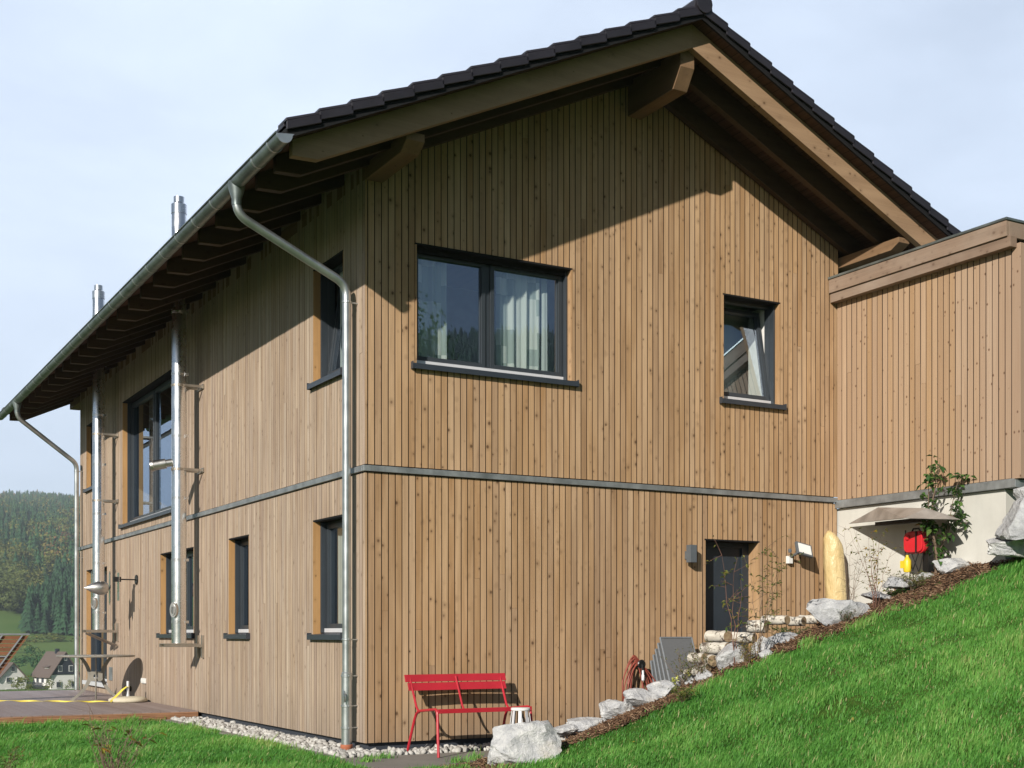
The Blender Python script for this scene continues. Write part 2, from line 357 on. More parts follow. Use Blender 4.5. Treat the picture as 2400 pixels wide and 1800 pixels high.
def groundm():
    k = NT('earth_and_turf'); a = k.noise(k.coord(), 1.2, 5); b = k.noise(k.coord(), 9, 5); f = k.noise(k.coord((0.01, 0.01, 0.01)), 1, 4)
    near = k.mix(k.map(b, 0.35, 0.65), (0.030, 0.075, 0.010), (0.06, 0.11, 0.018))
    near = k.mix(k.map(a, 0.6, 0.75, 0, 0.7), near, (0.13, 0.10, 0.05))
    far = k.mix(k.map(f, 0.4, 0.6), (0.075, 0.15, 0.03), (0.11, 0.17, 0.04))
    y = k.n('SeparateXYZ', {0: k.coord()}).outputs[1]
    k.bsdf(k.mix(k.map(y, 40, 90), near, far), 0.95, bump=b, bs=0.5, bd=0.03, spec=0.1); return k.m
M['ground'] = groundm()
M['soil'] = plain('bed_soil', (0.055, 0.035, 0.022), 0.95, var=0.3, sc=8, spec=0.1, bumps=0.5)

# ------------------------------------------------------------------ terrain
BK = -1.45
def sst(a, b, x): t = np.clip((x-a)/(b-a), 0, 1); return t*t*(3-2*t)
def ground(x, y):
    x = np.asarray(x, float); y = np.asarray(y, float)
    g0 = 0.075
    bank = np.interp(x, [-.4, .3, .7, 1.25, 1.95, 2.65, 3.35, 3.95, 4.6, 5.35, 6.0, 6.66, 7.55, 9, 12, 40], [-.3, 0.03, .12, .25, .48, .73, 1.0, 1.20, 1.41, 1.66, 1.87, 2.12, 2.46, 2.95, 3.4, 7])-0.10*sst(-2.1, -1.5, y)
    bank = g0 + np.log1p(np.exp((bank-g0)*14))/14
    w = sst(BK, BK-0.10, y)
    base = np.where(x > 6.95, 3.0, g0)
    z = base*(1-w)+bank*w
    z = z + 0.03*w*np.sin(x*3.1+y*2.3)*np.cos(y*1.7-x)*sst(0.3, 1.2, x)
    # valley behind the house
    r = y*1.03
    prof = np.interp(r, [0, 17.4, 30, 60, 150, 420, 500, 620, 700, 900, 1500, 2300, 2700, 6000],
                        [0, 0, -2.5, -7, -14, -15, -11, -4, 6, 32, 113, 200, 206, 206])
    wob = sst(600, 1500, r)*(14*np.sin(x*0.006+0.6)+7*np.sin(x*0.021))
    z = z + prof + wob*(y > 0)
    z = z*(1-sst(20, 60, y)*0) 
    # land falls to the west, wooded hill rises to the south east
    z = z - np.interp(-x, [14, 60, 300, 4000], [0, 5, 14, 20])*sst(100, 30, y)
    s = 0.5*x-0.85*y
    z = z + (6*sst(55, 175, s)+286*np.clip((s-220)/1080, 0, 1.0)**1.15)*sst(-40, 60, x)*(y < 0)
    return z
def G(x, y): return float(ground(x, y))
def hit(px, py, lo=4.0, hi=60.0, dz=0.0):
    d = ray(px, py); t = lo
    while t < hi:
        p = CAM+t*d
        if p.z < G(p.x, p.y)+dz: return p
        t += 0.02
    return CAM+hi*d
def axis_pts(lo, hi, step, far, grow=1.18, extra=()):
    a = list(np.arange(lo, hi+1e-6, step)); s = step
    p = hi
    while p < far: s *= grow; p += s; a.append(p)
    s = step; p = lo
    while p > -far: s *= grow; p -= s; a.insert(0, p)
    return np.array(sorted(set([round(float(q), 4) for q in a]+list(extra))))
xs = axis_pts(-10, 14, 0.3, 4200, extra=(6.93, 6.97)); ys = axis_pts(-14, 18, 0.35, 4200, 1.12, extra=(BK, BK-0.05, BK-0.1))
XX, YY = np.meshgrid(xs, ys); ZZ = ground(XX, YY)
V = np.stack([XX, YY, ZZ], -1).reshape(-1, 3); nx = len(xs); ny = len(ys)
I = np.arange(nx*ny).reshape(ny, nx)
F = np.stack([I[:-1, :-1], I[:-1, 1:], I[1:, 1:], I[1:, :-1]], -1).reshape(-1, 4)
o = npmesh('ground', V, F, M['ground'], smooth=True); o['kind'] = 'structure'

# ------------------------------------------------------------------ house
house = empty('timber_house', (0, 0, 0), 'two storey house clad in vertical timber boards under a dark tiled gable roof', 'house')
RX, K = 3.57, 0.465
W, L = 6.91, 15.41
def zb(x): return 8.13-K*abs(x-RX)
def topfn(x): return 8.385-K*abs(x-RX)
TG = lambda p: Vector((p.x, p.y, p.z))            # (u, depth, z) on the gable
TS = lambda p: Vector((p.y, p.x, p.z))            # (u, depth, z) on the side wall
gab_open = [(0.604, 2.672, 4.40, 5.752), (4.943, 5.907, 4.40, 5.756), (4.649, 5.555, 0.15, 2.60)]
side_open = [(0.627, 1.58, 4.38, 5.75), (7.90, 11.493, 3.42, 5.72), (13.75, 14.76, 4.40, 5.74),
             (0.63, 1.585, 1.385, 2.75), (4.01, 4.93, 1.385, 2.747), (6.71, 8.715, 1.385, 2.737), (12.80, 14.76, 0.41, 2.715)]
def clad(mb, a0, a1, z0, top, opens, pitch, gap, d0, d1, cuts=(), r0=0.0):
    n = max(1, round((a1-a0)/pitch)); pitch = (a1-a0)/n
    for i in range(n):
        b0 = a0+i*pitch+gap/2; b1 = a0+(i+1)*pitch-gap/2; rn = random.random()
        jit = random.uniform(-0.0015, 0.0015)
        ed = sorted(set([b0, b1]+[e for o_ in opens for e in o_[:2] if b0+1e-4 < e < b1-1e-4]+[c for c in cuts if b0 < c < b1]))
        for e0, e1 in zip(ed[:-1], ed[1:]):
            if e1-e0 < 0.004: continue
            m = (e0+e1)/2; t0 = top(e0); t1 = top(e1)
            sp = [(z0, None)]
            iv = sorted([(o_[2], o_[3]) for o_ in opens if o_[0] < m < o_[1] and o_[3] > z0 and o_[2] < max(t0, t1)])
            zc = z0; segs = []
            for q0, q1 in iv:
                if q0 > zc+0.005: segs.append((zc, q0, q0))
                zc = max(zc, q1)
            if min(t0, t1) > zc+0.005: segs.append((zc, t0, t1))
            if len(segs) and segs[-1][1]-segs[-1][0] > 1.6 and random.random() < .22 and e1-e0 > .05:
                q0, q1, q2 = segs.pop(); zj = q0+(q1-q0)*random.uniform(.25, .8); segs.append((q0, zj-.001, zj-.001)); rn2 = random.random()
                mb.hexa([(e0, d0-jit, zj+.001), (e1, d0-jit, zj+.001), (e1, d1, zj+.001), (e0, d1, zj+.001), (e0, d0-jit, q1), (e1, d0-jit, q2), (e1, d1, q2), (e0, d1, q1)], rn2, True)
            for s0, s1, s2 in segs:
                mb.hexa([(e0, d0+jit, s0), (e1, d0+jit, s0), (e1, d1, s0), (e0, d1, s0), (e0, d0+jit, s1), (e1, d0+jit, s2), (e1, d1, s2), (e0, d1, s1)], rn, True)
flat = lambda z: (lambda x: z)
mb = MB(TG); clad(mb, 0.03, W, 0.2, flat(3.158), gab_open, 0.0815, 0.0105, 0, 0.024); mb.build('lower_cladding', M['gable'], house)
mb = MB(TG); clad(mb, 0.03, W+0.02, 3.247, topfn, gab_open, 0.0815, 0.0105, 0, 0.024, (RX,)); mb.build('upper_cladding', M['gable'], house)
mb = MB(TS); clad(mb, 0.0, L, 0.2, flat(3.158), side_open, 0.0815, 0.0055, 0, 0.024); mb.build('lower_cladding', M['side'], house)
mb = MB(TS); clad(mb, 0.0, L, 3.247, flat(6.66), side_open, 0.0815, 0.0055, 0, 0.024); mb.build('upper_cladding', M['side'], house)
mb = MB(TG); clad(mb, 0.05, W-0.02, 0.23, topfn, gab_open, 0.4, 0, 0.046, 0.30, (RX,)); mb.build('wall', M['backing'], house)
mb = MB(TS); clad(mb, 0.31, L-0.02, 0.23, flat(6.64), side_open, 0.4, 0, 0.034, 0.30); mb.build('wall', M['backing'], house)
mb = MB(); mb.box(W-0.02, W+0.2, 0.31, L, 0.1, 6.6); mb.box(0.31, W-0.03, L-0.3, L-0.03, 0.1, 6.7); mb.prism([(0.3, 6.7), (W, 6.7), (RX, 8.3)], lambda p, q, t: (p, t, q), L-0.3, L-0.03)
mb.build('wall', M['side'], house)
mb = MB(); mb.box(0.32, W-0.03, 0.32, L-0.32, 2.95, 3.15); mb.box(0.32, W-0.03, 3.6, 3.75, 0.3, 2.94); mb.box(0.32, W-0.03, 3.6, 3.75, 3.16, 6.4); mb.box(3.3, 3.45, 3.76, 15, 0.3, 2.94); mb.box(3.3, 3.45, 3.76, 15, 3.16, 6.4)
mb.box(3.6, 3.7, 0.32, 3.59, 3.16, 6.4)
mb.build('interior_wall', M['room'], house)
mb = MB(); mb.box(0.055, W-0.01, 0.055, L-0.05, -0.3, 0.225); mb.build('plinth', M['plinth'], house)
# corner trims
mb = MB(); mb.box(-0.001, 0.022, -0.003, 0.0, 0.2, 3.158); mb.box(-0.001, 0.022, -0.003, 0.0, 3.247, 6.5); mb.build('corner_trim', M['gable'], house)
# floor band
mb = MB()
mb.box(-0.03, W+0.0, -0.032, 0.03, 3.168, 3.232); mb.box(-0.032, 0.028, 0.031, L+0.03, 3.168, 3.232)
mb.build('floor_band', M['band'], house, bevel=0.004)

def window(T, a0, a1, z0, z1, sashes, cur=None, tilt=None, sillx=0.05, depth=0.17, blind=0.0, name='window', drape=None):
    d = depth
    mb = MB(T); fw = 0.052
    mb.box(a0+.018, a0+fw, d, d+.09, z0, z1); mb.box(a1-fw, a1-.018, d, d+.09, z0, z1)
    mb.box(a0+fw, a1-fw, d, d+.09, z1-fw, z1); mb.box(a0+fw, a1-fw, d, d+.09, z0, z0+fw)
    for i, (s0, s1) in enumerate(sashes[:-1]): mb.box(s1-.03, s1+.03, d, d+.09, z0+fw, z1-fw)
    w = mb.build(name, M['frame'], house, bevel=0.003)
    # reveals: timber sides, dark head
    for q_, e_ in ((a0, .2), (a1-.017, .8)): mb = MB(T); mb.box(q_, q_+.017, 0.001, d+.09, z0-.002, z1-.02, e_); mb.build('reveal', M['reveal'] if T is TS else M['gable'], w)
    mb = MB(T); mb.box(a0, a1, 0.004, d+.1, z1-.019, z1); mb.box(a0+.02, a1-.02, d-.07, d-.005, z1-.02-blind, z1-.02) if blind else None; mb.build('head_casing', M['dark'], w)
    for i, (s0, s1) in enumerate(sashes):
        e0 = s0+(fw if i == 0 else .032); e1 = s1-(fw if i == len(sashes)-1 else .032)
        q0 = z0+fw+.024; q1 = z1-fw-.002; sw = 0.052
        tl = math.radians(tilt) if (tilt and i == len(sashes)-1) else 0
        def TT(p, tl=tl, q0=q0):
            if tl:
                v = p.y-(d+.03); h = p.z-q0
                p = Vector((p.x, d+.03+v*math.cos(tl)+h*math.sin(tl), q0+h*math.cos(tl)-v*math.sin(tl)))
            return T(p)
        mb = MB(TT); y0, y1 = d-.018, d+.062
        mb.box(e0, e0+sw, y0, y1, q0, q1); mb.box(e1-sw, e1, y0, y1, q0, q1); mb.box(e0+sw, e1-sw, y0, y1, q1-sw, q1); mb.box(e0+sw, e1-sw, y0, y1, q0, q0+sw)
        # glazing step
        mb.box(e0+sw, e0+sw+.012, y0+.02, y0+.05, q0+sw, q1-sw); mb.box(e1-sw-.012, e1-sw, y0+.02, y0+.05, q0+sw, q1-sw)
        mb.build('sash', M['frame'], w, bevel=0.003)
        mb = MB(TT); mb.add([(e0+sw-.004, d+.02, q0+sw-.004), (e1-sw+.004, d+.02, q0+sw-.004), (e1-sw+.004, d+.02, q1-sw+.004), (e0+sw-.004, d+.02, q1-sw+.004)], [(0, 1, 2, 3)])
        mb.build('pane', M['glass'], w)
    for g0_, g1_ in ((a0+.018, a0+.045), (a1-.045, a1-.018)):
        mb = MB(T); mb.box(g0_, g1_, d-.085, d-.001, z0+.02, z1-.02); mb.build('blind_guide', M['frame'], w, bevel=.002)
    mb = MB(T); mb.box(a0+.05, a1-.05, d-.045, d-.0185, z0+.024, z0+.073); mb.build('drip_rail', M['alu'], w, bevel=0.002)
    mb = MB(T)
    mb.hexa([(a0-sillx, -.055, z0-.014), (a1+sillx, -.055, z0-.014), (a1+sillx, d-.002, z0+.004), (a0-sillx, d-.002, z0+.004),
             (a0-sillx, -.055, z0-.004), (a1+sillx, -.055, z0-.004), (a1+sillx, d-.002, z0+.014), (a0-sillx, d-.002, z0+.014)]) if False else None
    mb.prism([(-.058, z0-.062), (-.052, z0-.062), (-.05, z0-.012), (d-.01, z0+.010), (d-.01, z0+.018), (-.058, z0-.002)], lambda p, q, t: (t, p, q), a0+.001, a1-.001)
    mb.prism([(-.058, z0-.062), (-.052, z0-.062), (-.05, z0-.012), (-.002, z0-.006), (-.002, z0+.003), (-.058, z0-.002)], lambda p, q, t: (t, p, q), a0-sillx, a0+.001)
    mb.prism([(-.058, z0-.062), (-.052, z0-.062), (-.05, z0-.012), (-.002, z0-.006), (-.002, z0+.003), (-.058, z0-.002)], lambda p, q, t: (t, p, q), a1-.001, a1+sillx)
    mb.box(a0-sillx-.006, a0-sillx, -.06, -.001, z0-.064, z0+.018); mb.box(a1+sillx, a1+sillx+.006, -.06, -.001, z0-.064, z0+.018)
    mb.build('sill', M['sill'], w)
    for c0, c1, mt in (cur or []):
        mb = MB(T); n = max(8, int((c1-c0)*60)); pts = []; fs = []
        for k in range(n+1):
            u = c0+(c1-c0)*k/n; v = d+.125+.018*math.sin(u*38+c0*9)+.012*math.sin(u*71)
            pts += [(u, v, z0+.02), (u+.01*math.sin(u*9), v, z1-.02)]
        for k in range(n): fs.append((2*k, 2*k+2, 2*k+3, 2*k+1))
        mb.add(pts, fs); c = mb.build('curtain', M[mt], w, smooth=True)
    return w
window(TG, *gab_open[0], [(0.604, 1.605), (1.605, 2.672)], cur=[(0.70, 1.13, 'curtain'), (1.80, 2.37, 'curtain'), (2.42, 2.50, 'drape')], blind=.05)
window(TG, *gab_open[1], [(4.943, 5.907)], tilt=10)
mb = MB(TG); mb.box(5.885, 5.905, .265, .62, 4.40, 5.75); mb.build('inner_reveal', M['white'], house)
mb = MB(TG); mb.box(4.3, 6.6, .80, .81, 3.9, 6.1); mb.build('roller_screen', M['drape'], house)
for i, o_ in enumerate(side_open):
    a0, a1 = o_[:2]
    if i == 0: window(TS, *o_, [(a0, a1)], tilt=8, cur=[(1.0, 1.4, 'drape')])
    elif i == 1: window(TS, *o_, [(a0, 9.75), (9.75, a1)], sillx=0.08)
    elif i == 2: window(TS, *o_, [(a0, a1)])
    elif i == 3: window(TS, *o_, [(a0, a1)], cur=[(0.7, 1.5, 'drape')])
    elif i == 4: window(TS, *o_, [(a0, a1)])
    elif i == 5: window(TS, *o_, [(a0, 7.7), (7.7, a1)])
    elif i == 6: 
        w = window(TS, *o_, [(a0, 13.78), (13.78, a1)], name='terrace_door')
# light threshold under the terrace door
mb = MB(TS); mb.box(12.74, 14.82, -0.075, -0.003, 0.345, 0.425); mb.build('threshold', M['alu'], house)
# gable door
a0, a1, z0, z1 = gab_open[2]
mb = MB(TG); mb.box(a0+.02, a1-.02, .23, .275, 0.16, z1-.02)
mb.box(a0+.001, a0+.07, .20, .229, 0.16, z1-.02); mb.box(a1-.13, a1-.018, .20, .229, 0.16, z1-.02); mb.box(a0+.07, a1-.13, .20, .229, z1-.085, z1-.02)
dr = mb.build('door', M['door'], house, bevel=0.003)
for q_ in (a0, a1-.017): mb = MB(TG); mb.box(q_, q_+.017, .001, .29, .16, z1-.02, .2); mb.build('reveal', M['gable'], dr)
mb = MB(TG); mb.box(a0, a1, .002, .29, z1-.019, z1); mb.build('head_casing', M['dark'], dr)
mb = MB(TG); mb.tube([(a0+.12, .222, 1.15), (a0+.12, .17, 1.15), (a0+.24, .17, 1.15)], .01); mb.build('handle', M['steel_brush'], dr)

# ------------------------------------------------------------------ roof
YF, YB = -1.33, 16.75
XL, XR = -1.375, 7.98
def slope_slab(mb, x0, x1, zo0, zo1, y0, y1, rnd=None):
    z = lambda x, o_: o_-K*abs(x-RX)
    mb.hexa([(x0, y0, z(x0, zo0)), (x1, y0, z(x1, zo0)), (x1, y1, z(x1, zo0)), (x0, y1, z(x0, zo0)), (x0, y0, z(x0, zo1)), (x1, y0, z(x1, zo1)), (x1, y1, z(x1, zo1)), (x0, y1, z(x0, zo1))], rnd)
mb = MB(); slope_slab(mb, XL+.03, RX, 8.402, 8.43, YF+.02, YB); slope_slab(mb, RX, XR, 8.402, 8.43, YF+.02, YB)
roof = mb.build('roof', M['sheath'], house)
mb = MB(); mb.prism([(-1.335, 6.14), (-1.372, 6.085), (-1.376, 6.087), (-1.352, 6.17), (-1.30, 6.19), (-1.30, 6.15)], lambda p, q, t: (p, t, q), YF+.02, YB); mb.build('eave_drip', M['gutter'], roof)
mb = MB(); slope_slab(mb, XL, RX, 8.431, 8.49, YF, YB+.01); slope_slab(mb, RX, XR, 8.431, 8.49, YF, YB+.01); 
for x0_, x1_ in ((XL, RX), (RX, XR)): slope_slab(mb, x0_, x1_, 8.385, 8.4305, YF-.004, YF+.0195)
mb.build('verge_flashing', M['dark'], roof)
mb = MB(); N = 15; gx = (RX-XL-.02)/N
for side in (-1, 1):
    n = N if side < 0 else 14
    for i in range(n):
        e0 = RX+side*i*gx; e1 = RX+side*(i+1)*gx+side*.03
        za = 8.50-K*abs(e0-RX); zc = 8.50-K*abs(e1-RX)
        ru = random.random(); th = .035
        # tile course: its lower end rides up on the course below
        x0_, x1_ = min(e0, e1), max(e0, e1)
        zl, zr = (zc+.05, za+.012) if side < 0 else (za+.012, zc+.05)
        mb.hexa([(x0_, YF+.05, zl-th), (x1_, YF+.05, zr-th), (x1_, YB, zr-th), (x0_, YB, zl-th), (x0_, YF+.05, zl), (x1_, YF+.05, zr), (x1_, YB, zr), (x0_, YB, zl)], ru)
        # verge tile with a flange hanging over the roof edge
        for ya, yb_ in ((YF-.035, YF+.21), (YB-.2, YB+.03)):
            mb.hexa([(x0_, ya, zl), (x1_, ya, zr), (x1_, yb_, zr), (x0_, yb_, zl), (x0_, ya+.01, zl+.03), (x1_, ya+.01, zr+.03), (x1_, yb_, zr+.03), (x0_, yb_, zl+.03)], ru)
        g0 = .085
        mb.hexa([(x0_+.004, YF-.035, zl-g0), (x1_-.004, YF-.035, zr-g0), (x1_-.004, YF-.012, zr-g0), (x0_+.004, YF-.012, zl-g0), (x0_+.004, YF-.035, zl-.001), (x1_-.004, YF-.035, zr-.001), (x1_-.004, YF-.012, zr-.001), (x0_+.004, YF-.012, zl-.001)], ru)
mb.build('roof_tiles', M['tile'], roof, bevel=0.006)
mb = MB(); hexp = [(-.135, -.06), (-.118, .035), (-.062, .090), (.062, .090), (.118, .035), (.135, -.06)]
y = YF-.03; i = 0
while y < YB:
    sc_ = 1.0+.06*(i % 2 == 0); mb.prism([(p*1.0, q) for p, q in hexp], lambda p, q, t: (RX+p, t, 8.535+q), y, y+.40); y += .385; i += 1
    mb.prism([(p*1.1, q*1.1) for p, q in hexp], lambda p, q, t: (RX+p, t, 8.535+q), y-.02, y+.03)
rc = mb.build('ridge_cap', M['tile'], roof, bevel=0.008)
mb = MB(); mb.prism([(.112*math.cos(a), .112*math.sin(a)) for a in np.linspace(0, 2*math.pi, 15)[:-1]], lambda p, q, t: (RX+p, t, 8.545+q), YF-.055, YF-.031); mb.build('ridge_end_disc', M['tile'], roof, bevel=0.004)
# rafters
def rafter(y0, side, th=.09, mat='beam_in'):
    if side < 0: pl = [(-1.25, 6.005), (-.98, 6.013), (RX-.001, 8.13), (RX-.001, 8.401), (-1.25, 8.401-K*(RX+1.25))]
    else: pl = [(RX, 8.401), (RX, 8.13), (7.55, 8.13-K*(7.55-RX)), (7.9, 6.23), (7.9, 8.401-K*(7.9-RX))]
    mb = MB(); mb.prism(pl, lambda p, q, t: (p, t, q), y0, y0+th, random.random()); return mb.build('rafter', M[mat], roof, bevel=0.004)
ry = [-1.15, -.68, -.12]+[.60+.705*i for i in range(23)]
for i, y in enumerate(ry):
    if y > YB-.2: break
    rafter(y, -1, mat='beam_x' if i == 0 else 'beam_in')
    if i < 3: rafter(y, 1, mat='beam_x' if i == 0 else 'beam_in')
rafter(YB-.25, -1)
# purlins with chamfered heads
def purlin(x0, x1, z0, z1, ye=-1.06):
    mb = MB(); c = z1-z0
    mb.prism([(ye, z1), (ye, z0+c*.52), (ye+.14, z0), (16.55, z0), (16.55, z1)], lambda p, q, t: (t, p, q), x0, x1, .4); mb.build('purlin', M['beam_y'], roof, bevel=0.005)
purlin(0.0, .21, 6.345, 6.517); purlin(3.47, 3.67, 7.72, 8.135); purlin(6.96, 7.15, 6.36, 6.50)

# ------------------------------------------------------------------ gutter and downpipes
GX, GZ, GR = -1.405, 6.105, .076
mb = MB(); pr = [(GR*math.cos(a), GR*math.sin(a)) for a in np.linspace(math.pi, 2*math.pi, 15)]; pi_ = [((GR-.004)*math.cos(a), (GR-.004)*math.sin(a)) for a in np.linspace(2*math.pi, math.pi, 15)]
mb.prism(pr+[(GR, .01)]+[(GR-.004, .01)]+pi_+[(-GR+.004, .012)]+[(-GR, .012)], lambda p, q, t: (GX+p, t, GZ+q), -1.36, YB+.02)
bead = [(-GR-.006+.010*math.cos(a), .012+.010*math.sin(a)) for a in np.linspace(0, 2*math.pi, 9)[:-1]]
mb.prism(bead, lambda p, q, t: (GX+p, t, GZ+q), -1.36, YB+.02)
gut = mb.build('gutter', M['gutter'], house, smooth=True)
mb = MB(); mb.prism([((GR+.003)*math.cos(a), (GR+.003)*math.sin(a)) for a in np.linspace(math.pi, 2*math.pi, 15)]+[(GR+.02, .02)], lambda p, q, t: (GX+p, t, GZ+q), -1.372, -1.36); mb.build('end_cap', M['pipe'], gut)
mb = MB(); po = [((GR+.007)*math.cos(a), (GR+.004)*math.sin(a)) for a in np.linspace(math.pi*.97, 2*math.pi, 15)]; pj = [((GR+.0005)*math.cos(a), (GR+.0005)*math.sin(a)) for a in np.linspace(2*math.pi, math.pi*.97, 15)]
mb.prism(po+pj, lambda p, q, t: (GX+p, t, GZ+q), -1.1, -1.075); br = mb.build('gutter_bracket', M['pipe'], gut)
for i in range(25):
    y = [-.62][0] + (i)*.71
    if y > YB: break
    c = br.copy(); col.objects.link(c); c.parent = gut; c.location = (0, y+1.1, 0)
def bend(pts, rad=.12, n=6):
    pts = [Vector(p) for p in pts]; out = [pts[0]]
    for a, b, c in zip(pts[:-2], pts[1:-1], pts[2:]):
        u = (a-b).normalized(); v = (c-b).normalized(); p0 = b+u*rad; p1 = b+v*rad
        for k in range(n+1):
            t = k/n; out.append((1-t)**2*p0+2*t*(1-t)*b+t*t*p1)
    out.append(pts[-1]); return out
def downpipe(yo, yw, zend, zsleeve, zt, rad=.047):
    mb = MB(); path = bend([(GX, yo, 5.97), (GX, yo, 5.77), (-.13, yw, zt), (-.13, yw, zend)], .13); mb.tube(path, rad, 16)
    dp = mb.build('downpipe', M['pipe'], house, smooth=True)
    mb = MB(); mb.lathe([(rad*1.08, 5.86), (rad*1.12, 5.93), (.085, 6.03), (.088, 6.10)], (GX, yo, 0), 16); mb.build('outlet_funnel', M['gutter'], dp, smooth=True)
    if zsleeve:
        mb = MB(); mb.lathe([(rad+.002, zsleeve+.01), (rad+.01, zsleeve), (rad+.010, zend+.08), (rad+.010, zend)], (-.13, yw, 0), 18); mb.build('sleeve', M['pipe'], dp, smooth=True)
        for z in (zsleeve+.01, zsleeve-.02): 
            pass
    for z in ([zt-.19, 1.33, .93, .60, .36] if zsleeve else [zt-.16, 3.0, 1.3, .75]):
        mb = MB(); rr = rad+(.013 if (zsleeve and z < zsleeve) else .004); mb.lathe([(rr, -.012), (rr+.003, -.008), (rr+.003, .008), (rr, .012)], (-.13, yw, z), 16)
        mb.box(-.13+rad, 0.0, yw-.006, yw+.006, z-.006, z+.006); mb.tube([(-.13, yw-rr-.02, z), (-.13, yw-rr+.01, z)], .006, 6); mb.build('pipe_clamp', M['pipe'], dp)
    return dp
dp = downpipe(.10, .215, .10, .96, 5.23)
mb = MB(); mb.lathe([(.062, .02), (.062, .13), (.068, .14), (.068, .175), (.055, .178)], (-.13, .215, 0), 18); mb.build('drain_socket', M['terracotta'], dp, smooth=True)
mb = MB(); mb.lathe([(.001, -.006), (.05, -.005), (.052, .0), (.05, .01), (.001, .012)], (-.18, .175, .70), 14, 'x'); mb.tube([(-.19, .14, .64), (-.2, .13, .71), (-.19, .16, .78)], .006, 6); mb.build('inspection_flap', M['pipe'], dp, smooth=True)
downpipe(14.52, 15.12, .2, 0, 4.98)

# ------------------------------------------------------------------ steel flues
def flue(y, zbase, label, zclamps):
    xc, r = -.34, .109
    root = empty('steel_flue', (xc, y, zbase), label, 'flue pipe', 'stainless steel flues on the side wall')
    mb = MB(); mb.lathe([(r, zbase), (r, 7.82), (r-.004, 7.84)], (xc, y, 0), 28); mb.build('pipe', M['steel'], root, smooth=True)
    z = zbase+.32
    while z < 7.8:
        mb = MB(); mb.lathe([(r-.001, z-.022), (r+.004, z-.018), (r+.004, z-.004), (r+.001, z), (r+.004, z+.004), (r+.004, z+.018), (r-.001, z+.022)], (xc, y, 0), 28)
        mb.box(xc+.085, xc+.12, y-.105, y-.085, z-.02, z+.02); mb.build('joint_band', M['steel'], root, smooth=True); z += .93
    mb = MB(); mb.lathe([(r+.006, 7.70), (r+.006, 7.84), (r-.03, 7.87), (r-.03, 7.955), (r-.05, 7.955)], (xc, y, 0), 28); mb.build('flue_cap', M['steel'], root, smooth=True)
    # oval cleaning door facing out
    mb = MB(); c = Vector((xc-.09, y-.075, zbase+.50)); n = Vector((-.78, -.62, 0)); u = Vector((-n.y, n.x, 0))
    for rr, h0, h1 in ((1.0, -.02, .03), (.72, .03, .042)):
        ring = [(math.cos(a)*.062*rr, math.sin(a)*.115*rr) for a in np.linspace(0, 2*math.pi, 21)[:-1]]
        mb.prism(ring, lambda p, q, t: c+u*p+Vector((0, 0, q))+n*t, h0, h1)
    mb.tube([c+n*.06+Vector((0, 0, .05)), c+n*.075, c+n*.06-Vector((0, 0, .05))], .008, 6)
    mb.build('cleaning_door', M['steel_brush'], root, smooth=True)
    # base console
    mb = MB()
    for s in (-1, 1): mb.box(-.60, -.001, y+s*.13-.014, y+s*.13+.014, zbase-.055, zbase-.015); mb.box(-.035, -.001, y+s*.13-.03, y+s*.13+.03, zbase-.22, zbase+.12)
    mb.box(-.60, -.10, y-.145, y+.145, zbase-.014, zbase-.004)
    if zbase > 1.4:
        for s in (-1, 1): mb.tube([(-.55, y+s*.13, zbase-.07), (-.03, y+s*.13, zbase-.30)], .018, 4)
    mb.build('wall_console', M['bracketsteel'], root)
    for zc in zclamps:
        mb = MB(); mb.lathe([(r+.002, zc-.02), (r+.007, zc-.018), (r+.007, zc+.018), (r+.002, zc+.02)], (xc, y, 0), 28)
        for s in (-1, 1): mb.box(xc+.05, -.001, y+s*.11-.006, y+s*.11+.006, zc-.018, zc+.018)
        mb.box(-.02, -.001, y-.16, y+.16, zc-.035, zc+.035); mb.build('wall_clamp', M['bracketsteel'], root)
    return root
f1 = flue(6.3, 1.25, 'nearer stainless steel flue, running from below the middle lower window up through the eaves', [5.12, 3.86])
mb = MB(); p0 = Vector((-.42, 6.33, 3.97)); p1 = Vector((-.74, 6.42, 3.90)); mb.tube([p0, p0.lerp(p1, .3), p0.lerp(p1, .32), p0.lerp(p1, .85), p0.lerp(p1, .88), p1], [.055, .055, .075, .075, .085, .08], 18)
mb.build('side_branch', M['steel_brush'], f1, smooth=True)
flue(11.95, 1.47, 'farther stainless steel flue, beside the terrace door and near the far end of the wall', [5.15, 3.9])

# wall spinner
p = Vector((0, 10.35, 2.36))
root = empty('wind_spinner', p, 'stainless steel cone shaped ornament with vanes on a black wall arm above the table', 'wall ornament')
mb = MB(); mb.lathe([(.001, -.03), (.085, -.028), (.09, -.01), (.085, -.001)], p, 16, 'x'); mb.tube([p+Vector((-.03, 0, 0)), p+Vector((-.30, 0, 0))], .012, 8); mb.box(p.x-.42, p.x-.29, p.y-.035, p.y+.035, p.z-.045, p.z+.045); mb.build('wall_arm', M['black'], root, smooth=True)
q = Vector((-.62, 10.35, 2.20)); mb = MB(); mb.lathe([(.004, -.30), (.07, -.19), (.12, -.06), (.125, .03), (.09, .10), (.02, .13)], q, 20, 'x'); mb.build('cone_body', M['steel_brush'], root, smooth=True)
for dx in (-.17, .14):
    mb = MB(); mb.prism([(0, -.30), (.05, -.24), (.06, -.05), (.10, 0), (.06, .05), (.05, .24), (0, .30), (-.05, .24), (-.06, .05), (-.10, 0), (-.06, -.05), (-.05, -.24)], lambda a, b, t: (q.x+dx+t, q.y+a*.8, q.z+b), -.006, .006); mb.build('vane', M['steel'], root)
mb = MB(); mb.box(-.335, -.325, 10.35-.07, 10.35+.07, 1.98, 2.48); mb.build('back_plate', M['steel'], root)
